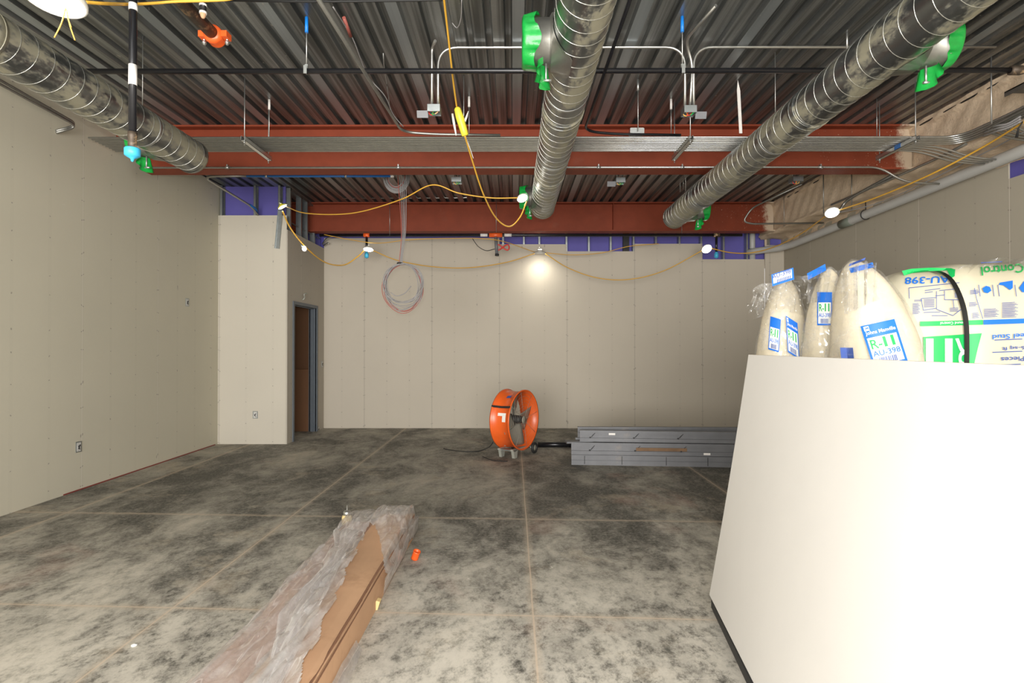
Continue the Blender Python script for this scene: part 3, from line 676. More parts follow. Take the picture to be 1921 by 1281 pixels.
rod(1279, 428, 438, 9.3, 'thin rod holding the far pipe below the right duct end')
rod(1860, 110, 232, 4.85, 'long rod holding the bunched conduits by the sprayed girder', r=.006)
rod(660, 330, 344, 9.3, 'pale rod in front of the farther beam left of the cable bundle', m_stud, .012)
s = MB(); a = P(1385, 175, 5.12); a2 = P(1391, 250, 5.12); s.prism([(a.x-.004, a.y, FZ+.02), (a.x+.018, a.y, FZ-.08), (a2.x+.008, a.y, a2.z), (a2.x-.02, a.y, a2.z), (a.x-.012, a.y, FZ-.08)], (0, .003, 0))
thing_mesh(s, 'hanger_strap', m_tape, 'flat white metal strap hanging over the conduit rack at right', 'strap')
# single conduit along the lower beam
a = P(262, 316, 6.03); z_ = P(960, 314, 6.03).z
pts = [(a.x, 6.03, z_), (P(1650, 314, 6.03).x, 6.03, z_), (P(1695, 341, 6.0).x, 6.0, P(1695, 341, 6.0).z), (P(1742, 345, 6.0).x+.1, 5.98, P(1742, 346, 6.0).z)]
e = E('conduit', (0, 6.03, z_), 'single steel conduit clipped along the bottom of the nearer beam', 'conduit')
MB().tube(fillet(pts, .12, 6), .0118, 8).build('tube', m_emt, e)
for px in (426, 747, 1123, 1280, 1540):
    q = P(px, 314, 6.03); m = MB().cyl((q.x-.02, 6.03, z_), (q.x+.02, 6.03, z_), .016, 8); m.cbox((q.x, 6.05, z_+.02), (.012, .05, .03)); m.build('clip', m_rod, e)
# rack couplings: small light fittings across the rack
for px in (625, 1191, 1745):
    e = None
# conduits along the deck with elbows, and their junction boxes
zc_ = FZ - .028
def jbox(c, label, cover=-1, nw=(m_wire_r, m_wire_g, m_wire_y), s=.1, group='open junction boxes'):
    c = Vector(c); e = E('junction_box', c - Vector((0, 0, s*.4)), label, 'junction box', group)
    m = MB(); h = s/2; t = .003
    m.box(c+Vector((-h, -h, .025)), c+Vector((h, h, .03)))
    for lo, hi in (((-h, -h, -.027), (h, -h+t, .025)), ((-h, h-t, -.027), (h, h, .025)), ((-h, -h+t, -.027), (-h+t, h-t, .025)), ((h-t, -h+t, -.027), (h, h-t, .025))): m.box(c+Vector(lo), c+Vector(hi))
    m.build('box', m_stud, e)
    for i, w_ in enumerate(nw):
        x0 = (i - (len(nw)-1)/2)*s*.26; r = s*.2
        pts = [c + Vector((x0 + r*.9*math.sin(t*.9+i), -.01*i, .0 - r*1.9*math.sin(t/2))) for t in [2*math.pi*j/14 for j in range(15)]]
        MB().tube(pts, .0042, 6).build('wire', w_, e)
    if cover: 
        m = MB(); q = c + Vector((cover*s*.95, -.01, -.035)); m.cbox(q, (s*.9, .004, s*.55), Matrix.Rotation(.35, 3, 'X')); m.cyl(q + Vector((-cover*s*.45, 0, .01)), c + Vector((cover*h, 0, -.0)), .003, 6); m.build('cover_plate', m_sframe, e)
    return e
b1 = P(815, 207, 4.47); b2 = P(1292, 209, 4.47)
jbox(b1, 'open junction box with loose wires left of the yellow plug', -1, (m_wire_r, m_wire_g, m_card))
jbox(b2, 'open junction box with red and green wires right of the middle duct', 1, (m_wire_y, m_wire_r, m_wire_g))
jbox(P(857, 339, 6.62), 'small white junction box behind the nearer beam, left of the middle duct', 0, (m_wire_y, m_wire_g), .115)
jbox(P(1163, 340, 6.62), 'small white junction box behind the nearer beam, right of the middle duct', -1, (m_wire_y, m_wire_g), .11)
jbox(P(1493, 338, 6.62), 'small junction box with red wire nuts near the far right corner', 0, (m_wire_r, m_wire_y), .12)
for q, n_ in ((P(857, 339, 6.62), 'left'), (P(1163, 340, 6.62), 'middle'), (P(1493, 338, 6.62), 'right')):
    for dx, s_ in ((-.03, 'left'), (.03, 'right')):
        thing_mesh(MB().cyl((q.x+dx, q.y, q.z+.028), (q.x+dx, q.y, FZ+.06), .010, 8), 'conduit', m_emt, '%s of the two conduit stubs above the %s box behind the nearer beam' % (s_, n_), 'conduit', 'stubs above the small boxes')
q = P(1193, 249, 5.15); e = E('junction_box', (q.x, q.y, ZR+.02), 'closed grey junction box sitting on the conduit rack', 'junction box')
MB().box((q.x-.06, q.y-.05, ZR+.022), (q.x+.06, q.y+.05, ZR+.075)).build('box', m_emt, e)
MB().box((q.x-.065, q.y-.054, ZR+.016), (q.x+.065, q.y-.05, ZR+.07)).build('cover_plate', m_rod, e)
def dk(px, py): return H(px, py, zc_)
def conduit(pts, label, r=.0118, rad=.16, m_=None, group='conduits under the deck'):
    return thing_mesh(MB().tube(fillet(pts, rad, 8), r, 8), 'conduit', m_ or m_emt, label, 'conduit', group)
zb1 = b1.z + .03
conduit([b1+Vector((.03, 0, .03)), Vector((b1.x+.03, b1.y, zc_)), Vector((b2.x-.03, b2.y, zc_)), b2+Vector((-.03, 0, .03))], 'conduit arching under the deck between the two open junction boxes')
conduit([b1+Vector((-.02, 0, .03)), Vector((b1.x-.02, b1.y, zc_)), Vector((b1.x+.02, b1.y-.10, zc_))], 'short conduit rising from the left open junction box')
conduit([b2+Vector((.04, 0, .03)), Vector((b2.x+.04, b2.y, zc_)), Vector((3.9, b2.y, zc_))], 'conduit running right under the deck from the right open junction box')
conduit([b2+Vector((.01, 0, .03)), Vector((b2.x+.03, b2.y-.01, zc_-.14)), Vector((b2.x-.06, b2.y-.10, zc_)), Vector((b2.x+.02, b2.y-.55, zc_))], 'conduit bending up under the deck beside the blue anchor')
q = P(1003, 345, 8)
conduit([P(640, 372, 9.2), P(875, 371, 9.2), P(895, 366, 9.2)], 'thin pale conduit along the top of the farther beam', .012)
# blue conduit behind the nearer beam
zb = P(600, 330, 6.55).z
e = E('blue_conduit', (-2.3, 6.55, zb), 'bright blue conduit with a white end behind the nearer beam at left', 'conduit')
MB().cyl((P(463, 330, 6.55).x, 6.55, zb), (P(734, 330, 6.55).x, 6.55, zb), .017, 12).build('tube', m_blue, e)
MB().cyl((P(733, 330, 6.55).x, 6.55, zb), (P(739, 330, 6.55).x, 6.55, zb), .019, 12).build('end_bushing', m_tape, e)
for px in (500, 649): q = P(px, 330, 6.55); MB().cyl((q.x-.012, 6.55, zb), (q.x+.012, 6.55, zb), .022, 10).build('coupling', m_rod, e)
conduit([(P(463, 330, 6.55).x, 6.55, zb), (P(379, 330, 6.55).x, 6.55, zb), P(470, 386, 8.15), P(484, 403, 8.35)], 'grey conduit bending back from the blue one into the alcove', .015, .2, m_emt_d)
thing_mesh(MB().tube([P(468, 384, 8.1), P(480, 392, 8.28), P(484, 404, 8.42)], .019, 10), 'blue_conduit', m_blue, 'short blue conduit elbow dropping behind the alcove board', 'conduit')
for dz in (0, .035):
    conduit([WX(0, 158, -4.40)+Vector((0, -1.2, dz+.02)), WX(0, 158, -4.40)+Vector((0, 0, dz)), WX(147, 238, -4.36)+Vector((0, 0, dz*.6)), WX(105, 249, -4.46)+Vector((0, 0, dz*.5))], ('lower' if dz == 0 else 'upper') + ' of two conduits along the left wall under the duct, bent back into it', .012, .12, m_emt_d, 'conduits on the left wall')
# right side: conduits around the drain pipe and the girder
conduit([WX(1560, 384, 4.40), WX(1640, 350, 4.38), WX(1760, 296, 4.34), WX(1812, 270, 4.30)], 'dull conduit slanting along the girder behind the rack bends', .014, .1, m_emt_d)
conduit([WX(1690, 320, 4.37), WX(1605, 366, 4.37), P(1584, 380, 7.25), P(1574, 398, 7.25)], 'dull conduit bending down to the lamp on the drain pipe', .018, .15, m_emt_d)
conduit([P(1505, 345, 7.6), P(1410, 390, 8.25), P(1394, 415, 8.3), P(1410, 420, 8.3), P(1545, 418, 8.3)], 'dull conduit bent in a hairpin in front of the farther beam', .013, .14, m_emt_d)
conduit([P(605, 458, 9.9), P(612, 447, 9.85), P(624, 443, 9.8), P(632, 443, 9.8)], 'upper of two short bent conduits at the far left corner', .013, .05, m_emt, 'short conduits at the far left corner')
conduit([P(607, 461, 9.9), P(615, 455, 9.85), P(617, 458, 9.85)], 'lower of two short bent conduits at the far left corner', .012, .02, m_emt, 'short conduits at the far left corner')
tray = MB()
for lo, hi in (((4.10, 3.5, ZR+.17), (4.40, 4.62, ZR+.18)), ((4.10, 3.5, ZR+.14), (4.11, 4.62, ZR+.18)), ((4.39, 3.5, ZR+.14), (4.40, 4.62, ZR+.18))): tray.box(lo, hi)
thing_mesh(tray, 'cable_tray', m_emt_d, 'dark steel tray over the bunched conduits at the right edge', 'tray')
for k_ in range(3):
    thing_mesh(MB().tube(spline([WX(1915, 218+5*k_, 4.25), WX(1890, 232+4*k_, 4.22), WX(1870, 236+5*k_, 4.2), WX(1845, 243+6*k_, 4.25)], 6), .009, 6), 'flexible_cable', m_wire_w, 'grey cable drooping below the dark tray, %s of three' % ('top', 'middle', 'bottom')[k_], 'cable', 'cables below the tray')
thing_mesh(MB().tube([WX(1919, 228, 4.25), WX(1911, 240, 4.25), WX(1907, 258, 4.25)], [.006, .006, .012], 6), 'cable_or_shade_line', m_dark, 'thin black wire with a red tip hanging under the tray at right', 'cable')
thing_mesh(MB().tube([(4.425, 4.1, FZ-.045), (4.425, 6.02, FZ-.045)], .008, 6), 'cable_or_shade_line', m_dark, 'thin black rod drawing the shadow line high on the sprayed girder, nearer the camera', 'cable')  # rod added to draw the girder's shadow line in black
thing_mesh(MB().tube([(4.43, 6.4, FZ-.045), (4.43, 9.2, FZ-.045)], .008, 6), 'cable_or_shade_line', m_dark, 'thin black rod drawing the shadow line high on the sprayed girder, between the two beams', 'cable')  # same added shadow line, farther along the girder
# drain pipe
e = E('drain_pipe', (4.72, 7, 3.2), 'fat grey plastic drain pipe along the right wall', 'pipe')
MB().tube([(4.74, 3.6, 3.337), (4.74, 5.27, 3.300), (4.74, 9.4, 3.205), (4.66, 9.7, 3.196), (4.36, 9.93, 3.185), (4.25, 10.05, 3.18)], .0585, 20).build('pipe', m_pvc, e)
q = WX(1590, 408, 4.74); q = Vector((4.74, 7.9, 3.24)); MB().tube([(4.74, 7.75, 3.243), (4.74, 8.0, 3.237)], .064, 20).build('coupling', m_coupler, e)
m = MB().torus((4.74, 7.45, 3.25), (0, 1, 0), .066, .006, 20, 6); m.cyl((4.74, 7.45, 3.31), (4.74, 7.45, 3.42), .006, 8); m.build('hanger_ring', m_dark, e)
thing_mesh(MB().box((XR+.02, OY0, OZ0), (XR+.10, OY0+.03, OZ1)), 'metal_stud', m_stud, 'stud end inside the small opening in the right wall', 'stud')
thing_mesh(MB().cyl((XR+.05, 5.2, OZ0), (XR+.05, 5.2, OZ1+.1), .02, 10), 'pipe_stub', m_tape, 'white pipe stub inside the small opening in the right wall', 'pipe')

# ------------------------------------------------------------------ hanging cable coil
YCO = 6.8; e = E('cable_coil', P(756, 588, YCO), 'coil of grey and red cables hanging on its own leads before the far wall', 'cable coil')
cc = P(756, 541, YCO)
for i in range(15):
    a_ = .235 + random.uniform(-.045, .022) ; b2_ = .30 + random.uniform(-.07, .012); dx = random.uniform(-.012, .012)
    top = .30; pts = []
    for j in range(41):
        t = 2*math.pi*j/40 + .1; pts.append(cc + Vector((dx + a_*math.sin(t) + .008*math.sin(3*t+i), random.uniform(-.002, .002) + (i%5-2)*.012, (top - b2_) + b2_*math.cos(t) + .006*math.sin(4*t+i*2))))
    MB().tube(pts, .0048, 6).build('loop', m_wire_rd if i in (3, 9, 12) else m_wire_w, e)
pts = [cc+Vector((-.15, 0, -.05)), cc+Vector((-.08, .01, -.09)), cc+Vector((.02, 0, -.06)), cc+Vector((.10, 0, .03))]
MB().tube(spline(pts, 6), .006, 6).build('loop', m_wire_w, e)
for i in range(5):
    x0 = (i-2)*.013; tp = P(754, 326, YCO)
    MB().tube(spline([tp+Vector((x0*2.2, 0, .45)), tp+Vector((x0*2, 0, .0)), P(757, 430, YCO)+Vector((x0, .01*(i%3), 0)), P(752, 489, YCO)+Vector((x0*.7, 0, 0)), cc+Vector((x0*2, 0, .285))], 8), .0042, 6).build('lead', m_wire_rd if i == 0 else m_wire_w, e)
MB().torus(P(750, 494, YCO), (0, 0, 1), .026, .012, 14, 6).build('tie', m_dark, e)
e = E('cable_coil', P(742, 376, 7.0), 'half hidden bunch of looped cables just behind the nearer beam', 'cable coil')
for i in range(9):
    r_ = .10 + i*.0085; c0 = P(743, 330, 7.0)
    MB().tube([c0 + Vector((r_*math.sin(t), (i%3)*.012, -.27*math.cos(t/1.0)*(.5+i*.035) if abs(t) < 1.6 else .08)) for t in [-1.6+3.2*j/18 for j in range(19)]] , .006, 6).build('loop', m_wire_rd if i == 1 else m_wire_w, e)
# thin leads under the deck left of the plug
thing_mesh(MB().tube(spline([dk(625, 0)-Vector((0,0,.05)), dk(650, 45)-Vector((0,0,.03)), dk(665, 65)-Vector((0,0,.06)), dk(690, 120)-Vector((0,0,.1)), H(722, 180, 3.72), H(738, 215, 3.68), H(757, 238, 3.62)], 6), .005, 6), 'cable_or_shade_line', m_wire_w, 'thin cable tied along the left conduit under the deck', 'cable')
thing_mesh(MB().cyl(dk(645, 33), dk(658, 56)-Vector((0,0,.05)), .014, 8), 'cable_strap', m_wire_rd, 'red wrapping on the thin cable under the deck', 'strap')
thing_mesh(MB().tube([H(719, 100, 3.9), H(720, 120, 3.86), P(726, 160, 5.2), P(733, 214, 5.3)], .004, 6), 'hanger_wire', m_rod, 'thin tie wire hanging down to the left conduit', 'wire')
thing_mesh(MB().tube(spline([dk(866, 0), dk(865, 25)-Vector((0,0,.03)), dk(858, 42)-Vector((0,0,.04)), dk(848, 43)], 6), .004, 6), 'cable_or_shade_line', m_wire_w, 'pale curl of wire under the deck near the top middle', 'cable')

# ------------------------------------------------------------------ lamps and yellow cords
def work_light(c, r, label, tilt=(0, 0, -1), power=6, body=None):
    c = Vector(c); ax = -Vector(tilt).normalized()
    e = E('work_light', c, label, 'lamp', 'lamps of the temporary light string')
    MB().lathe([(r*.35, r*.62), (r*.42, r*.55), (r*.45, r*.30), (r*.96, r*.20), (r, r*.12), (r, -.0), (r*.93, -.004), (r*.9, .006)], c, ax, 28).build('housing', body or m_lamp, e)
    MB().lathe([(r*.92, .0), (r*.6, -.006), (0, -.010)], c, ax, 28).build('lens', m_lens, e)
    MB().torus(c + ax*r*.85, ax.orthogonal(), r*.2, r*.04, 14, 6).build('hook', m_rod, e)
    l = lamp('work_light_glow', 'SPOT', c - ax*.02, power, (1, .95, .82), r*.8); l.data.spot_size = 2.6; l.data.spot_blend = 1
    l.rotation_euler = (-ax).to_track_quat('-Z', 'Y').to_euler(); return e
work_light(P(1013, 475, 9.72), .105, 'middle lamp on the far wall, making a bright pool below it', (0, .25, -1), 22)
work_light(P(691, 468, 9.15), .085, 'lamp at the left capped drop near the far wall', (0, -.3, -1), 5)
work_light(P(1326, 467, 9.15), .085, 'brightest lamp near the far wall, by the right capped drop', (.1, -.9, -.8), 5)
work_light(P(980, 372, 6.05), .062, 'lamp against the green covered tap of the middle duct', (.35, -.6, -1), 6)
work_light(P(1561, 399, 6.9), .085, 'lamp hanging beside the grey drain pipe', (-.2, -.7, -1), 12)
work_light(P(530, 388, 7.75), .068, 'yellow hooded lamp at the alcove corner', (.5, .12, -.8), 1.5, m_yel2)
work_light(P(102, 0, 2.12), .105, 'big bright lamp cut by the top edge at left', (0, -.12, -1), 5)
for q, lab in ((P(571, 467, 7.9), 'small lit bulb on the cord over the doorway'),):
    e = E('bulb', q, lab, 'bulb'); MB().lathe([(0, -.03), (.02, -.025), (.03, 0), (.02, .03), (.014, .04)], q, (0, 0, 1), 14).build('glass', m_lens, e); MB().cyl(q+Vector((-.03, 0, .03)), q+Vector((-.045, 0, .06)), .018, 8).build('socket', m_stud, e)
m = MB()
c_ = P(124, 22, 2.12)
for dx, dz in ((-.045, -.10), (.035, -.11), (.02, -.06)): m.tube(spline([c_+Vector((0, 0, .02)), c_+Vector((dx*.4, 0, dz*.45)), c_+Vector((dx, .0, dz))], 5), .0025, 5)
thing_mesh(m, 'tie_wire', m_wire_y, 'frayed tie ends dangling under the big top left lamp', 'wire')
def cord(pts, label, r=.006, m_=None, n=10): return thing_mesh(MB().tube(spline(pts, n), r, 8), 'light_cord', m_ or m_yellow, label, 'cord', 'cords of the temporary light string')
q = lambda px, py, Y: P(px, py, Y)
cord([q(832, -10, 3.6), q(840, 60, 3.9), q(850, 150, 4.3), q(857, 202, 4.6)], 'yellow cord dropping from the top edge to the yellow plug', .0075)
cord([q(872, 254, 4.65), q(885, 298, 4.9), q(906, 362, 5.3), q(930, 408, 5.7), q(955, 425, 5.9), q(975, 408, 6.0), q(988, 378, 6.0)], 'yellow cord swinging down from the plug to the duct lamp', .0075)
cord([q(536, 387, 7.7), q(575, 400, 7.2), q(660, 400, 6.7), q(750, 375, 6.2), q(810, 347, 6.0), q(860, 362, 6.0), q(920, 371, 6.0), q(972, 371, 6.02)], 'yellow cord humped between the alcove lamp and the duct lamp', .0068)
cord([q(530, 396, 7.75), q(545, 428, 7.9), q(573, 463, 8.0), q(610, 492, 8.5), q(645, 497, 8.9), q(670, 482, 9.1), q(683, 470, 9.15)], 'yellow cord sagging across the doorway corner to the left far lamp', .010)
cord([q(700, 470, 9.15), q(745, 488, 9.3), q(810, 500, 9.5), q(880, 502, 9.6), q(950, 492, 9.7), q(1004, 475, 9.72)], 'yellow cord sagging across the far wall left of the middle lamp', .008)
cord([q(1022, 475, 9.72), q(1065, 502, 9.6), q(1120, 521, 9.5), q(1180, 524, 9.4), q(1245, 508, 9.3), q(1317, 470, 9.15)], 'yellow cord sagging across the far wall right of the middle lamp', .008)
cord([q(608, 440, 9.2), q(660, 450, 9.2), q(710, 456, 9.2), q(765, 450, 9.2), q(840, 447, 9.2), q(930, 450, 9.22), q(1004, 473, 9.7)], 'thin yellow cord hugging the far pipe left of the middle lamp', .006)
cord([q(1022, 474, 9.7), q(1075, 478, 9.7), q(1130, 474, 9.7), q(1180, 462, 9.7), q(1236, 457, 9.7)], 'thin yellow cord lying along the board tops right of the middle lamp', .006)
cord([q(1335, 466, 9.15), q(1372, 474, 9.3), q(1410, 474, 9.35), q(1450, 464, 8.9), q(1500, 440, 8.0), q(1552, 403, 7.0)], 'yellow cord running up to the lamp by the drain pipe', .009)
cord([q(1572, 395, 6.85), q(1640, 372, 6.3), q(1740, 330, 5.6), q(1840, 278, 5.1), q(1925, 226, 4.6)], 'orange yellow cord rising above the drain pipe to the right edge', .009)
cord([q(1560, 402, 7.1), q(1650, 380, 6.6), q(1750, 335, 5.9), q(1850, 285, 5.3), q(1925, 245, 4.8)], 'second cord close below the orange yellow one at right', .006, m_wire_w)
cord([q(160, 4, 2.3), q(200, 7, 2.4), q(245, 8, 2.65), q(290, 6, 2.75), q(330, 3, 2.8), q(420, 0, 2.9), q(450, -8, 2.9)], 'orange yellow cord across the top left corner between lamp and pipes', .0068)
cord([q(420, 0, 3.0), q(500, 2, 3.4), q(600, 3, 3.6), q(700, 2, 3.7), q(830, 0, 3.8)], 'black cord along the top edge towards the middle', .007, m_dark)
# yellow multi outlet plug
A = P(857, 201, 4.6); B = P(873, 255, 4.66); e = E('cord_plug', B, 'bright yellow cord plug hanging in front of the conduit rack', 'plug')
dv = (B-A); MB().tube([A, A+dv*.06, A+dv*.35, A+dv*.8, A+dv*.96, B], [.016, .028, .035, .032, .030, .022], 16).build('body', m_yel2, e)
MB().tube([A + Vector((-.036, -.01, -.06)), A+Vector((-.024, -.01, -.13)), A+Vector((-.004, -.01, -.24))], [.009, .011, .006], 8).build('outlet_flap', m_tape, e)
MB().tube([A + dv*.5 + Vector((.03, 0, 0)), A+dv*.45+Vector((.05, 0, .03)), A+dv*.3+Vector((.075, 0, .04))], [.010, .009, .003], 8).build('tie_end', m_tape, e)
cord([A+dv*.9, P(884, 285, 4.8), P(888, 297, 4.85)], 'thin white tie twisted on the cord below the yellow plug', .003, m_tape)

# ------------------------------------------------------------------ drum fan
FC = Vector((P(966, 786, 7.55).x, 7.55, P(966, 786, 7.55).z)); th = math.radians(59)
ax = Vector((math.sin(th), -math.cos(th), 0)); R_ = .392; D_ = .29
e = E('drum_fan', (FC.x, FC.y, 0), 'orange drum fan on the floor before the far wall', 'fan')
Mf = Matrix.Translation(FC) @ Matrix((( -ax.y, ax.x, 0), ax, (0, 0, 1))).transposed().to_4x4()   # local y = axis (front +)
sh = MB().lathe([(R_, -D_/2), (R_+.013, -D_/2-.004), (R_+.013, -D_/2+.014), (R_-.002, -D_/2+.02), (R_-.016, 0), (R_-.002, D_/2-.02), (R_+.013, D_/2-.014), (R_+.013, D_/2+.004), (R_-.004, D_/2), (R_-.022, 0)], (0, 0, 0), (0, 1, 0), 64, closed=True)
sh.xf(Mf).build('housing', m_orange, e)
for k in range(4):
    a = k*math.pi/2 + .06
    def bl(u, v):
        r = .06 + u*(R_-.10); wv = (v-.5)*(.17+.20*u); tw = .55 - .25*u
        return Vector((r, wv*math.sin(tw)+.008, wv*math.cos(tw)))
    g = MB().grid(bl, 8, 5); g.xf(Mf @ Matrix.Rotation(a, 4, 'Y')); ob = g.build('blade', m_grey, e)
    so = ob.modifiers.new('thick', 'SOLIDIFY'); so.thickness = .004
MB().lathe([(0, .10), (.045, .10), (.055, .06), (.055, -.02), (.07, -.03), (.07, -.12), (0, -.12)], (0, 0, 0), (0, 1, 0), 24).xf(Mf).build('motor', m_dark, e)
m = MB()
for yy, rr in ((D_/2-.004, range(1, 9)), (-D_/2+.004, range(1, 9))):
    for k in rr: m.torus((0, yy, 0), (0, 1, 0), R_*k/8.6, .0013, 40, 4)
    for k in range(8): a = 2*math.pi*k/8+.2; m.cyl((.03*math.cos(a), yy, .03*math.sin(a)), (R_*math.cos(a), yy, R_*math.sin(a)), .002, 5)
m.lathe([(0, D_/2+.006), (.05, D_/2+.004), (.055, D_/2-.004)], (0, 0, 0), (0, 1, 0), 20)
m.xf(Mf).build('wire_guard', m_grey, e)
for sgn in (-1, 1):                                     # upright motor strut bars
    m = MB().box((-.03*1.0, -.03+sgn*.0, -R_+.02), (.03, -.024, R_-.02)) if sgn < 0 else MB().box((-R_+.02, -.05, -.022), (R_-.02, -.045, .022))
    m.xf(Mf).build('motor_bracket', m_grey, e)
def onshell(a, yy, rr=.004): r = R_ - .016*(1-abs(yy)/(D_/2)) + rr; return Vector((r*math.cos(a), yy, r*math.sin(a)))
m = MB().grid(lambda u, v: onshell(math.pi - .55 + .06*u, -D_/2+D_*v, .008), 2, 8); m.grid(lambda u, v: onshell(math.pi - .55 + .06*u, -D_/2+D_*v, .024), 2, 8); m.xf(Mf).build('handle', m_dark, e)
m = MB().grid(lambda u, v: onshell(math.pi - .02 - .30*u, .03 + .055*v, .003), 6, 2); m.grid(lambda u, v: onshell(math.pi - .22 - .10*u, -.04 + .07*v, .003), 3, 2); m.xf(Mf).build('sticker', m_pwhite, e)
m = MB().grid(lambda u, v: onshell(math.pi - .93 - .13*u, .0 + .07*v, .003), 4, 2); m.xf(Mf).build('badge', m_pdark, e)
# feet
for yy in (-.10, .10):
    m = MB(); z0 = -FC.z
    m.prism([(-.06-.18, yy-.02, z0+.12), (.06-.18, yy-.02, z0+.12), (.035-.18, yy-.02, z0+.0), (-.03-.18, yy-.02, z0+.0)], (0, .04, 0)); m.box((-.25, yy-.02, z0+.10), (.20, yy+.02, z0+.118))
    m.xf(Mf).build('foot', m_bracket, e)
m = MB().box((-.22, -.12, -FC.z+.09), (-.14, .12, -FC.z+.11)); m.xf(Mf).build('foot_rail', m_stud, e)
for sgn in (-1, 1):
    wc = Vector((.26, sgn*.16, -FC.z+.075))
    m = MB().torus(wc, (0, 1, 0), .060, .020, 28, 8); k = m.xf(Mf).build('wheel', m_dark, e)
    MB().lathe([(0, .014), (.02, .014), (.045, .006), (.045, -.006), (0, -.012)], wc, (0, 1, 0), 20).xf(Mf).build('hub', m_grey, k)
MB().cyl((.26, -.16, -FC.z+.075), (.26, .16, -FC.z+.075), .009, 8).xf(Mf).build('axle', m_stud, e)
MB().box((.17, -.10, -FC.z+.07), (.27, .10, -FC.z+.085)).xf(Mf).build('axle_plate', m_stud, e)
g = lambda px, py, z=.008: H(px, py, z)
MB().tube(spline([FC + Vector((-.30, .10, -.33)), g(918, 838, .05), g(905, 844), g(890, 847), g(862, 846), g(840, 843), g(832, 841)], 6), .006, 6).build('power_cord', m_dark, e)
thing_mesh(MB().tube(spline([g(905, 856), g(920, 862), g(935, 864), g(952, 865)], 5), .005, 6), 'cord_piece', m_dark, 'loose dark cord piece on the floor left of the fan feet', 'cord')
a = g(1009, 834, .04); b_ = g(1080, 834, .04)
thing_mesh(MB().tube([a, a*.5+b_*.5, b_], .038, 12), 'black_pipe', m_black, 'black pipe lying on the floor between fan and steel frames', 'pipe')

# ------------------------------------------------------------------ stack of steel door frame members
sec = [(.05, 0), (0, 0), (0, .048), (-.0, .048), (.014, .05), (.014, .100), (0, .102), (0, .150), (.05, .150), (.05, .138)]
def frame_member(x0, x1, y, z, hgt, rz, label, dark=0, plain=False, notch=()):
    s = hgt/.150; t = .003; m = MB()
    se = [(a, b*s) for a, b in (sec if not plain else [(.05, 0), (0, 0), (0, .07), (.006, .072), (.006, .078), (0, .08), (0, .15), (.05, .15)])]
    inner = [(a + t, min(max(b, t), hgt - t)) for a, b in se]
    L_ = x1 - x0; n_ = len(se)
    vs = [(xx, a, b) for xx in (0, L_) for a, b in se + inner]
    N_ = 2*n_; f = []
    for i in range(n_-1): f += [(i, i+1, N_+i+1, N_+i), (n_+i+1, n_+i, N_+n_+i, N_+n_+i+1), (i, n_+i, n_+i+1, i+1), (N_+i+1, N_+n_+i+1, N_+n_+i, N_+i)]
    f += [(0, N_, N_+n_, n_), (n_-1, N_-1, 2*N_-1, N_+n_-1)]
    m.add(vs, f)
    T = Matrix.Translation((x0, y, z)) @ Matrix.Rotation(rz, 4, 'Z'); m.xf(T)
    e = E('door_frame_member', (x0, y, z), label, 'door frame', 'stacked steel door frame members'); m.build('channel', m_sframe, e)
    for xx in notch:
        k = MB(); k.box((xx, -.003, hgt*.30), (xx+.02, .012, hgt*.42)); k.prism([(xx+.02, -.002, hgt*.42), (xx+.03, -.002, hgt*.42), (xx+.075, -.002, hgt*.78), (xx+.065, -.002, hgt*.78)], (0, .012, 0)); k.xf(T).build('anchor_slot', m_dark, e)
    return e, T
fe, T = frame_member(.725, 2.86, 6.93, 0, .125, -.075, 'bottom steel frame member at the front of the stack', plain=True)
k = MB()
for xx in (.16, .62, 1.16, 1.66): k.box((xx, -.002, .012), (xx+.008, .001, .115))
k.xf(T).build('joint_line', m_dark, fe)
fe, T = frame_member(.725, 2.86, 6.94, .127, .150, -.068, 'middle steel frame member with a rusty patch, front of the stack', notch=(.22, .78, 1.34))
MB().box((1.62, -.003, .015), (1.70, -.0005, .04)).xf(T).build('label', m_tape, fe)
MB().box((.80, -.0022, .055), (1.42, -.0008, .095)).xf(T).build('rust_patch', mat('rust bloom', (.22, .13, .07), .8, var=.3, scale=8), fe)
fe, T = frame_member(.835, 2.95, 6.97, .285, .140, -.085, 'top steel frame member with a white label, front of the stack', notch=(.12, .66, 1.20))
MB().box((.36, -.003, .085), (.44, -.0005, .11)).xf(T).build('label', m_tape, fe)
frame_member(.80, 2.90, 7.12, 0, .150, -.05, 'bottom steel frame member in the hidden rear row')
frame_member(.80, 2.90, 7.14, .152, .150, -.05, 'middle steel frame member in the hidden rear row')
frame_member(.83, 2.90, 7.15, .305, .135, -.02, 'top steel frame member in the rear row, seen over the front one', plain=True)
thing_mesh(MB().box((.66, 6.96, .262), (1.0, 7.10, .284), Matrix.Rotation(.12, 3, 'Z')), 'spacer_plate', m_sframe, 'flat grey steel piece poking out at the left end of the stack', 'plate')
thing_mesh(MB().tube([g(1356, 806, .40), (3.1, 7.3, .33)], .012, 6), 'steel_bar', m_dark, 'dark bar sticking out behind the right end of the frame stack', 'bar')

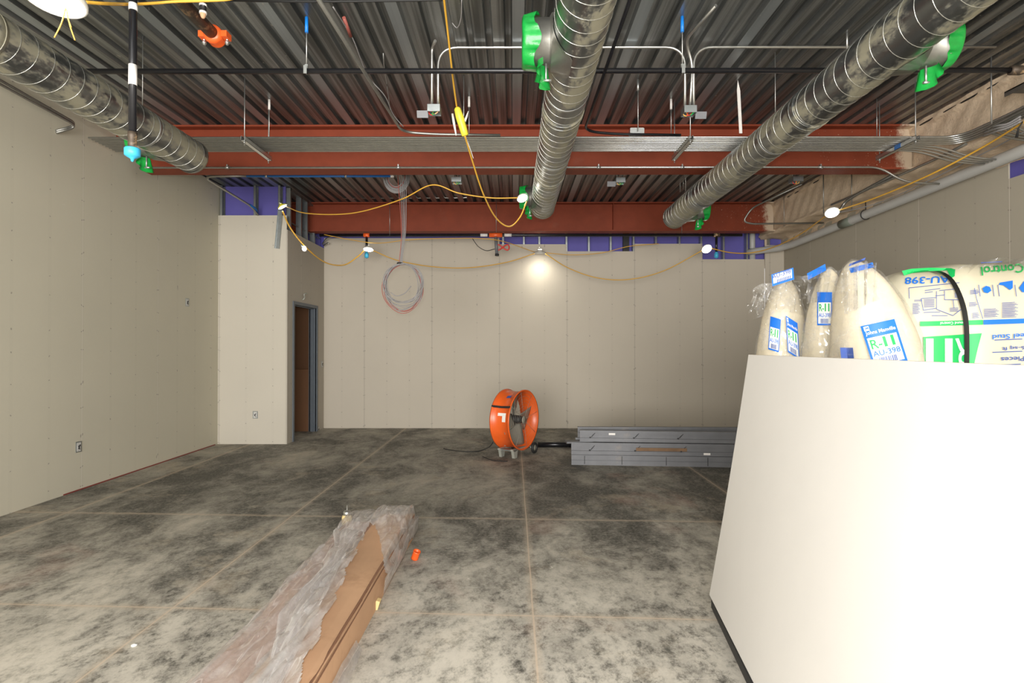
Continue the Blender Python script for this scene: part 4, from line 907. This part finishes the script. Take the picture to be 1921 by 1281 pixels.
# ------------------------------------------------------------------ long cardboard cartons under plastic
def carton(x0, x1, y0, y1, h, m_, label, top_flap=True):
    e = E('long_carton', ((x0+x1)/2, (y0+y1)/2, 0), label, 'carton', 'long cartons on the floor')
    m = MB(); 
    def sag(u, v): return Vector((x0 + (x1-x0)*u, y0 + (y1-y0)*v, h + .004*math.sin(v*23) + .003*math.sin(u*5+v*9)))
    m.grid(sag, 6, 40, smooth=False)
    m.box((x0, y0, 0), (x1, y1, h-.009)); m.build('carton_body', m_, e)
    return e
e = carton(-1.035, -.775, 1.2, 4.36, .170, m_card, 'long open brown carton at the right side of the bundle')
MB().box((-.777, 1.2, .158), (-.773, 4.33, .164)).build('cut_edge', m_cardcut, e)
m = MB().grid(lambda u, v: Vector((-.783 - .016*math.sin(u*3.1), 1.2+3.0*v, .178 + .004*math.sin(v*31)*u - .006*u)), 3, 60); m.build('torn_flap', m_cardcut, e)
carton(-1.285, -1.045, 1.2, 4.30, .130, m_salmon, 'long pinkish carton under the plastic at the left side of the bundle')
def film(u, v):
    # v along Y from near to far, u across; the near part drapes, the far part wraps the end
    Y = 1.15 + v*3.46; wr = .055*(.35-abs(mnoise.noise(Vector((u*5.5+Y*.8, Y*1.7, .3))))) + .025*(.3-abs(mnoise.noise(Vector((u*12-Y*2, Y*4.5, 5.3)))))
    wr *= 1 - .75*min(1, max(0, (Y-4.0)/.35))
    x = -1.325 + u*.625
    if Y > 4.40: k_ = (Y-4.40)/.21
    else: k_ = 0
    edge = max(0, 1 - min(abs(x+1.34), abs(x+.735))/.06)
    base = .148 if x < -1.04 else .186
    z = base + (.05*math.sin(math.pi*min(1, max(0, (Y-3.9)/.6))) + .01)*(1 if x > -1.2 else .7)
    if edge > 0 or x < -1.30 or x > -.76:
        t = min(1, edge); z = z*(1-t) + .012*t
        if x > -.765: x = -.760 + .02*(1-t) - .0; 
    z = z*math.sqrt(max(0, 1-(k_*.98)**2.2)); z += abs(wr)*(1.6 if x > -1.28 else .5)
    sc = 1 - .30*k_*abs(u-.5)
    return Vector((-1.03 + (x+1.03)*(1 - .28*k_) + wr*.4, Y + wr*.4, max(.004, z)))
def skip(u, v):
    Y = 1.15 + v*3.46; x = -1.325 + u*.625
    left = -.80 - (Y-1.9)*.118 + .012*math.sin(Y*19)        # edge of the opening, wandering left as it goes away
    if Y < 3.95 and Y > 1.0:
        right = 9 if Y < 3.2 else (-.74 - (Y-3.2)*.32)
        return x > left and x < right
    return False
g_ = MB().grid(film, 90, 320, skip=skip)
o = g_.build('plastic_sheeting', m_film); tag(o, 'wrinkled clear plastic sheeting draped over the long cartons', 'plastic sheet')
# second, denser fold of the film lying over the middle
def fold(u, v):
    Y = 1.2 + v*2.75; xc = -.855 - (Y-1.9)*.115; wd = .10 + .035*math.sin(Y*5)
    x = xc - u*wd*1.5; return Vector((x, Y, (.190 if x > -1.04 else .165) + .05*(.5-abs(mnoise.noise(Vector((u*4.5+Y, Y*1.8, 9.3))))) + .01*math.sin(math.pi*u)))
g_ = MB().grid(fold, 20, 140); o = g_.build('plastic_sheeting', m_fold); tag(o, 'bunched fold of clear plastic along the middle of the cartons', 'plastic sheet')
def apron(u, v):
    Y = 1.2 + v*1.5; return Vector((-.765 + u*(.03+.10*(1-v)) , Y, .004 + .09*(1-u)*(1-.4*v) + .02*abs(mnoise.noise(Vector((u*4, Y*6, 2.3))))))
g_ = MB().grid(apron, 8, 60); o = g_.build('plastic_sheeting', m_film); tag(o, 'plastic edge trailing on the floor right of the cartons', 'plastic sheet')
q = H(483, 1190, .01)
thing_mesh(MB().tube([q+Vector((0,-.0,.02)), q+Vector((-.0,.04,.02))], .014, 8), 'small_cap', m_dark, 'small dark cap on the floor at the left plastic edge', 'cap')
# tub with a metal top beside the far end
q = H(651, 1004, 0); e = E('adhesive_tub', q, 'ochre plastic tub with a silver top behind the cartons', 'tub')
MB().lathe([(0, 0), (.030, 0), (.032, .01), (.026, .012), (.026, .075), (.034, .078), (.036, .085)], q, (0, 0, 1), 24).build('base', m_sframe, e)
MB().lathe([(.034, .085), (.040, .09), (.040, .14), (.036, .155), (.026, .16)], q, (0, 0, 1), 24).build('body', m_ochre, e)
MB().lathe([(.028, .158), (.030, .16), (.030, .185), (.022, .192), (.010, .195), (.004, .20), (.003, .235), (0, .236)], q, (0, 0, 1), 24).build('top', m_emt, e)
q = H(780, 1050, 0)
e = E('orange_tube', (q.x, q.y, 0), 'short orange tube piece lying on the floor right of the cartons', 'tube')
MB().lathe([(.022, -.03), (.027, -.03), (.025, -.022), (.025, .022), (.027, .03), (.022, .03), (.020, 0)], (q.x, q.y, .027), (.35, -.2, 1), 24, closed=True).xf(Matrix.Translation((0, 0, .008))).build('tube', m_coupling, e)
q = H(708, 1141, 0); thing_mesh(MB().box((q.x-.01, q.y-.02, 0), (q.x+.012, q.y+.02, .05), Matrix.Rotation(.3, 3, 'Y')), 'foam_scrap', m_ochre, 'small yellow scrap beside the cartons', 'scrap')
q = H(253, 1215-3, .0); thing_mesh(MB().lathe([(0, 0), (.014, .001), (.014, .006), (0, .010)], H(252, 1211, 0), (0, 0, 1), 14), 'plaster_blob', m_pwhite, 'small white blob on the floor at lower left', 'blob')

# ------------------------------------------------------------------ big leaning drywall sheet
def face(u, v, off=0):        # u along Y (0 far .. 1 near), v bottom..top
    Y = 3.20 - u*2.44; 
    xb = 1.105 - (3.13-(Y-.07*(1-v)))*.128; xt = 1.357
    x = xb*(1-v) + xt*v + .004*math.sin(math.pi*v)
    yy = Y - .065*(1-v); z = .085 + (1.437-.085)*v
    return Vector((x + off, yy, z))
def sheet(off, label, m_, edge):
    t = .0125; m = MB(); nu, nv = 24, 16
    m.grid(lambda u, v: face(u, v, off), nu, nv); o0 = len(m.v)
    m.grid(lambda u, v: face(u, v, off+t), nu, nv)
    m.cur = 1
    def strip(fa): m.grid(fa, 24, 1, smooth=False)
    strip(lambda u, v: face(u, 1, off+t*v)); strip(lambda u, v: face(u, 0, off+t*v)); strip(lambda u, v: face(0, u, off+t*v)); strip(lambda u, v: face(1, u, off+t*v))
    o = m.build('drywall_sheet', [m_, edge]); return tag(o, label, 'drywall sheet', 'leaning drywall sheets')
sheet(0, 'front white drywall sheet leaning on edge at right', m_sheet, m_sheetedge)
sheet(.0135, 'second drywall sheet hidden directly behind the front white one', m_sheet, m_sheetedge)
def xbot(Y): return 1.105 - (3.13-Y)*.128
e = E('panel_slab', (1.3, 2.0, 0), 'low black slab under the leaning drywall sheet, only its edge showing', 'slab')
MB().prism([(xbot(3.08)-.003, 3.08, .040), (xbot(.75)-.022, .75, .040), (xbot(.75)+.50, .75, .040), (xbot(3.08)+.30, 3.08, .040)], (0, 0, .042)).build('platform', m_dark, e)  # flat black slab on small wheels, edge set out past the sheet
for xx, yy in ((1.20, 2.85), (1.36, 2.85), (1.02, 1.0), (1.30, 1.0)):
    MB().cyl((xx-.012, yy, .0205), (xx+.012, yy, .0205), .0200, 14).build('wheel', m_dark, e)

# ------------------------------------------------------------------ insulation bags
class Bag:
    pass
def text_mesh(body, res=3, bold=.012):
    cu = bpy.data.curves.new('t', 'FONT'); cu.body = body; cu.resolution_u = res; cu.size = 1; cu.offset = bold
    ob = bpy.data.objects.new('t', cu); C.objects.link(ob); bpy.context.view_layer.update()
    me = bpy.data.meshes.new_from_object(ob.evaluated_get(bpy.context.evaluated_depsgraph_get()))
    vs = [v.co.copy() for v in me.vertices]; fs = [list(p.vertices) for p in me.polygons]
    bpy.data.objects.remove(ob); bpy.data.curves.remove(cu); bpy.data.meshes.remove(me)
    if vs:
        x0 = min(v.x for v in vs); x1 = max(v.x for v in vs); y0 = min(v.y for v in vs); y1 = max(v.y for v in vs)
        vs = [Vector(((v.x-x0)/(x1-x0), (v.y-y0)/(y1-y0), 0)) for v in vs]
    return vs, fs
def subdiv(vs, fs, maxl, o, r, u):
    # split long edges so lettering follows the curved bag
    vs = list(vs); tris = []
    for f in fs:
        for i in range(1, len(f)-1): tris.append((f[0], f[i], f[i+1]))
    def ln(a, b): d_ = vs[a]-vs[b]; return ((r[0]*d_.x + u[0]*d_.y)**2 + (r[1]*d_.x + u[1]*d_.y)**2)**.5
    out = []; mid = {}
    while tris:
        t = tris.pop(); es = [(ln(t[i], t[(i+1)%3]), i) for i in range(3)]; l, i = max(es)
        if l < maxl: out.append(t); continue
        a, b, c = t[i], t[(i+1)%3], t[(i+2)%3]; k = (min(a, b), max(a, b))
        if k not in mid: vs.append((vs[a]+vs[b])/2); mid[k] = len(vs)-1
        m_ = mid[k]; tris += [(a, m_, c), (m_, b, c)]
    return vs, out
def on_bag(bag, px, py, off=.003):
    Y = bag.y0
    for _ in range(40):
        p = P(px, py, Y); yn = bag.front(p.x, p.z); Y += (yn - Y)*.4
    p = P(px, py, Y); nrm = (EYE - p).normalized()
    return p + nrm*off
def text(mb, bag, s, o, r, u, cur, off=.004, bold=.014):
    vs, fs = text_mesh(s, 3, bold); vs, fs = subdiv(vs, fs, 6, o, r, u); mb.cur = cur
    mb.add([on_bag(bag, o[0]+r[0]*v.x+u[0]*v.y, o[1]+r[1]*v.x+u[1]*v.y, off) for v in vs], fs)
def poly(mb, bag, pts, cur, off=.003, sub=5):
    vs = [Vector((x, y, 0)) for x, y in pts]; vs, fs = subdiv(vs, [list(range(len(vs)))], sub, (0, 0), (1, 0), (0, 1)); mb.cur = cur
    mb.add([on_bag(bag, v.x, v.y, off) for v in vs], fs)
def rect(mb, bag, o, r, u, cur, off=.003): poly(mb, bag, [o, (o[0]+r[0], o[1]+r[1]), (o[0]+r[0]+u[0], o[1]+r[1]+u[1]), (o[0]+u[0], o[1]+u[1])], cur, off)
def sub(o, r, u, x0, y0, x1, y1):      # sub-rectangle in label space
    return ((o[0]+r[0]*x0+u[0]*y0, o[1]+r[1]*x0+u[1]*y0), (r[0]*(x1-x0), r[1]*(x1-x0)), (u[0]*(y1-y0), u[1]*(y1-y0)))
PM = [m_pblue, m_pgreen, m_pdark, m_pwhite, m_wool2]
def bag_label(bag, o, r, u, parent, full=True, name='printed_label'):
    mb = MB(); W = (r[0]**2+r[1]**2)**.5; Hh = (u[0]**2+u[1]**2)**.5
    rect(mb, bag, *sub(o, r, u, 0, 0, 1, 1), 0, .003)
    rect(mb, bag, *sub(o, r, u, .07, .05, .93, .69), 3, .0045)
    if full:
        rect(mb, bag, *sub(o, r, u, .07, .86, .22, .97), 3, .0045)
        text(mb, bag, 'JM', *sub(o, r, u, .09, .88, .20, .95), 0, .006)
        text(mb, bag, 'Johns Manville', *sub(o, r, u, .07, .74, .95, .85), 3, .0055)
    text(mb, bag, 'R-', *sub(o, r, u, .12, .42, .45, .64), 1, .006)
    text(mb, bag, '11', *sub(o, r, u, .50, .42, .82, .66), 1, .006, .05)
    text(mb, bag, 'AU-398', *sub(o, r, u, .10, .24, .90, .37), 0, .006)
    x = .22; random.seed(3)
    while x < .72:
        w_ = random.choice((.012, .02, .03)); rect(mb, bag, *sub(o, r, u, x, .06, x+w_, .20), 2, .006); x += w_ + random.choice((.014, .022))
    return mb.build(name, PM, parent)
def pillow_bag(pxc, Yc, a, b, zt, label, lean=0., taper=.45, seed=0, group='insulation bags in clear plastic'):
    """upright bag: soft column that narrows to a rounded top"""
    bag = Bag(); X0 = P(pxc, 600, Yc-.3*b).x; bag.y0 = Yc - b
    def prof_(z):
        t = min(1, max(0, z/zt)); s = (1 - max(0, (t-taper)/(1-taper))**2.3)
        return max(0, s)**.55
    def off(z): return lean*(max(0, z-1.35)/.6)**2*.6
    def surf(th_, z):
        s = prof_(z); n_ = 2.5; c_, s_ = math.cos(th_), math.sin(th_)
        x = math.copysign(abs(c_)**(2/n_), c_)*a*s; y = math.copysign(abs(s_)**(2/n_), s_)*b*s
        w_ = .008*math.sin(z*17+seed+th_*3) + .006*math.sin(z*33+th_*7+seed*2) + .005*math.sin(th_*11+seed)
        return Vector((X0 + off(z) + x*(1+w_), Yc + y*(1+w_), z))
    def front(x, z):
        s = prof_(z); 
        if s < .03: return Yc
        d_ = min(.985, abs((x - X0 - off(z))/(a*s))); return Yc - b*s*(1 - d_**2.5)**(1/2.5)*1.0
    bag.front = lambda x, z: front(x, z) - .026
    e = E('insulation_bag', (X0, Yc, 0), label, 'insulation bag', group)
    def zz(v): return zt*(1-(1-v)**1.6)*.9995
    MB().grid(lambda u, v: surf(2*math.pi*u, zz(v)), 56, 60).build('insulation', m_wool, e)
    def film_(u, v):
        z = zz(v)*1.0; p = surf(2*math.pi*u, z); c0 = Vector((X0+off(z), Yc, z)); d_ = p - c0
        wr = 1.055 + .05*abs(mnoise.noise(Vector((u*14+seed*7, z*2.2, seed)))) + .03*abs(mnoise.noise(Vector((u*30, z*5+seed, 3.1))))
        return c0 + d_*wr + Vector((0, 0, .014*v))
    MB().grid(film_, 110, 110).build('plastic_wrap', m_bagfilm, e)
    bag.e = e; bag.X0 = X0; bag.zt = zt; bag.Yc = Yc; return bag
def ruffle(bag, px0, py0, px1, py1, drop, seed, amp=.03, name='gathered_plastic', h=.0):
    """loose gathered end of the film between two points, hanging by drop (px)"""
    def fn(u, v):
        px = px0 + (px1-px0)*u; py = py0 + (py1-py0)*u + drop[0]*v*0 
        top = (px0+(px1-px0)*u, py0+(py1-py0)*u - 10*math.sin(math.pi*u) - 2.5*math.sin(u*17+seed)); bot = (px0+drop[0]+(px1-px0)*u*.92, py0+drop[1]+(py1-py0)*u)
        x_ = top[0]*(1-v)+bot[0]*v; y_ = top[1]*(1-v)+bot[1]*v
        p = P(x_, y_, bag.y0 + .06 + .05*(1-v)); p.y += amp*math.sin(u*23+seed+v*4)*(.4+.6*(1-v)) + amp*.6*math.sin(u*51+v*9+seed); return p
    o = MB().grid(fn, 60, 16).build(name, m_bagfilm, bag.e); return o
A_ = pillow_bag(1474, 3.75, .165, .165, 1.955, 'leftmost crumpled insulation bag behind the sheet, its plastic flopping left', lean=.03, taper=.55, seed=1)
B_ = pillow_bag(1562, 3.42, .15, .135, 1.965, 'second insulation bag from the left, slim and partly covered by its neighbours', lean=-.0, taper=.58, seed=2)
C_ = pillow_bag(1656, 2.98, .215, .235, 1.945, 'tall cream insulation bag with the full white and blue end label', lean=-.18, taper=.52, seed=3)
# labels (corner, along, up) read off the bags as they stand
bag_label(C_, (1639, 690), (64, -14), (-25, -78), C_.e)
bag_label(B_, (1533, 610), (28, 0), (0, -62), B_.e, False)
bag_label(A_, (1478, 660), (22, 14), (-4, -68), A_.e, True)
bag_label(A_, (1441, 655), (20, 6), (4, -62), A_.e, False)
mb = MB(); rect(mb, B_, (1516, 525), (34, -18), (-2, -12), 0); mb.build('folded_label', PM, B_.e)
mb = MB(); rect(mb, C_, (1596, 512), (44, -11), (-3, -9), 0); rect(mb, C_, (1592, 500), (30, -12), (2, -5), 2); mb.build('folded_label', PM, C_.e)
mb = MB(); rect(mb, C_, (1578, 672), (24, 0), (-2, -20), 2); mb.build('side_label', PM, C_.e)
ruffle(C_, 1570, 520, 1640, 492, (14, 70), 1); ruffle(B_, 1508, 520, 1575, 508, (6, 50), 2); 
def flop(u, v):
    px = 1413 + 105*u; py = 548 - 36*math.sin(u*1.9) + v*(52 + 30*u) - 6*math.sin(u*13)*(1-v); p = P(px, py, 3.52 + .04*v); p.y += .03*math.sin(u*19+v*6) + .02*math.sin(u*37-v*11); return p
MB().grid(flop, 60, 24).build('gathered_plastic', m_bagfilm, A_.e)
fl = Bag(); fl.y0 = 3.47; fl.front = lambda x, z: 3.462
mb = MB(); rect(mb, fl, (1449, 537), (41, -13), (-2, -22), 0); rect(mb, fl, (1451, 532), (35, -11), (-1, -16), 3, .005); text(mb, fl, 'AU-398', (1449, 524), (35, -12), (-1, -9), 2, .007)
x = 0
while x < 26: rect(mb, fl, (1458+x, 531-x*.31), (1.6, -.5), (0, -7), 2, .007); x += 3
mb.build('top_label', PM, A_.e)
def flop2(u, v):
    px = 1402 + 40*u; py = 572 - 40*u + v*(16+10*u) + 4*math.sin(u*9); p = P(px, py, 3.58); p.y += .02*math.sin(u*15+v*5); return p
MB().grid(flop2, 24, 8).build('loose_tail', m_bagfilm, A_.e)

# long printed bags lying behind, three high
def long_bag(zc2, label, printed, h=.485):
    bag = Bag(); Xc, Lh, Yc, b = 3.06, .92, 3.34, .34; bag.y0 = Yc - b
    def k_(x):
        q = min(.999, abs((x-Xc)/Lh)); s = (1 - q**9)**(1/3.2); return s*(1 - .06*math.exp(-((x-2.455)/.05)**2)) * (1 + .045/(1+math.exp(-(x-2.50)*30)))
    def surf(u, v, g_=1.):
        x = Xc - Lh*.998 + 2*Lh*.998*v; s = k_(x); a = 2*math.pi*u; n_ = 2.6; c_, s_ = math.cos(a), math.sin(a)
        w_ = 1 + .004*math.sin(x*41+u*30) + .004*math.sin(x*13+u*57)
        return Vector((x, Yc + math.copysign(abs(c_)**(2/n_), c_)*b*s*w_*g_, zc2 + math.copysign(abs(s_)**(2/n_), s_)*h*s*w_*g_))
    def front(x, z):
        s = k_(max(Xc-Lh*.99, min(Xc+Lh*.99, x))); q = min(.97, abs((z-zc2)/(h*s))); return Yc - b*s*(1-q**2.6)**(1/2.6) - .006
    bag.front = front
    e = E('insulation_bag', (Xc, Yc, zc2-h), label, 'insulation bag', 'long printed insulation bags'); bag.e = e
    MB().grid(lambda u, v: surf(u, v), 72, 90).build('bag', m_wool2, e)
    def st(u, v): x = 2.443 + .026*v; p = surf(u, (x - Xc + Lh*.998)/(2*Lh*.998), 1.0); c0 = Vector((x, Yc, zc2)); d_ = p-c0; return c0 + d_ * (1 + .014/max(d_.length, .01))
    MB().grid(st, 72, 2).build('strap', m_strap, e)
    return bag
long_bag(.478, 'bottom long insulation bag of the stack behind the sheet', False, .455)
G = long_bag(1.466, 'top long printed insulation bag with a black strap, upside down lettering', True)
mb = MB(); R180 = True
# all lettering is upside down: origin at the right, 'along' points left, 'up' points down
poly(mb, G, [(1732, 632), (1842, 625), (1834, 655), (1826, 690), (1732, 690)], 1)
text(mb, G, 'R', (1816, 633), (-24, 2), (0, 54), 3, .006); text(mb, G, '11', (1787, 635), (-50, 0), (0, 52), 3, .006, .05)
rect(mb, G, (1726, 603), (118, -3), (0, 9), 1); text(mb, G, 'Sound Control', (1810, 603), (-46, 1), (0, 5), 3, .005)
rect(mb, G, (1845, 600), (90, -3), (0, 9), 0)
poly(mb, G, [(1692, 508), (1710, 504), (1745, 502), (1785, 503), (1792, 506), (1740, 509), (1712, 512), (1696, 517)], 1)
poly(mb, G, [(1775, 503), (1792, 505), (1791, 518), (1784, 522)], 1)
text(mb, G, 'AU-398', (1783, 517), (-85, 3), (-1, 13), 0, .005)
text(mb, G, 'Sound Control', (1990, 488), (-150, 12), (2, 17), 1, .005)
text(mb, G, 'Steel Stud', (1938, 624), (-76, 4), (0, 9), 0, .005)
text(mb, G, '76-sq ft', (1932, 646), (-52, 3), (0, 9), 2, .005)
text(mb, G, 'Pieces', (1922, 668), (-44, 2), (0, 9), 2, .005)
for py, x0, x1 in ((637, 1866, 1918), (660, 1862, 1918), (684, 1872, 1915), (492, 1840, 1880)): rect(mb, G, (x0, py), (x1-x0, -2), (0, 1.6), 2)
# room diagram in thin lines
def line(a, b, w_=1.1, cur=2):
    dx, dy = b[0]-a[0], b[1]-a[1]; l = (dx*dx+dy*dy)**.5; nx, ny = -dy/l*w_/2, dx/l*w_/2
    poly(mb, G, [(a[0]+nx, a[1]+ny), (b[0]+nx, b[1]+ny), (b[0]-nx, b[1]-ny), (a[0]-nx, a[1]-ny)], cur, .005, 8)
for a, b in (((1705, 540), (1800, 530)), ((1705, 540), (1706, 560)), ((1757, 546), (1757, 580)), ((1772, 545), (1772, 562)), ((1772, 562), (1803, 562)), ((1757, 580), (1788, 592)), ((1788, 592), (1806, 578)), ((1788, 562), (1790, 578)), ((1800, 545), (1803, 575)), ((1762, 545), (1800, 541)), ((1755, 555), (1772, 553)), ((1728, 560), (1757, 558)), ((1728, 560), (1732, 582)), ((1732, 582), (1757, 578)), ((1735, 545), (1764, 541)), ((1735, 549), (1750, 547)), ((1748, 592), (1778, 592)), ((1733, 586), (1764, 585)), ((1828, 540), (1832, 560)), ((1832, 560), (1844, 598))): line(a, b)
for (x0, y0, w_, h_, c_) in ((1715, 563, 15, 5, 2), (1733, 562, 20, 16, 2), (1791, 550, 6, 10, 2), (1782, 578, 16, 8, 2)):
    for i in range(int(h_/2)): line((x0, y0+i*2), (x0+w_, y0+i*2-.6), .8)
for (x0, y0, w_, n_) in ((1846, 580, 28, 8), (1880, 568, 30, 14), (1820, 545, 18, 4), (1818, 568, 16, 4), (1824, 588, 14, 5), (1712, 570, 14, 10)):
    for i in range(n_): line((x0, y0+i*2.1), (x0+w_*(.8+.2*((i*7)%3)/2), y0+i*2.1-1.2), .9)
poly(mb, G, [(1843, 541), (1850, 536), (1857, 538), (1860, 545), (1853, 550), (1846, 548)], 0, .005); poly(mb, G, [(1876, 530), (1900, 526), (1900, 540), (1895, 544), (1888, 536), (1874, 534)], 0, .005)
poly(mb, G, [(1912, 540), (1921, 527), (1932, 530), (1930, 548), (1918, 548)], 0, .005)
for x0 in (1836, 1862, 1872, 1904): line((x0, 534), (x0+3, 556), 1.2)
mb.build('printing', PM, G.e)
def wrapc(u, v): p = P(1790+140*u, 505-19*u - 10*math.sin(math.pi*u) + 16*v, 3.15 + .02*math.sin(u*31+v*7)); p.y += .03*math.sin(u*17+v*3); return p
MB().grid(wrapc, 50, 8).build('gathered_plastic', m_bagfilm, G.e)
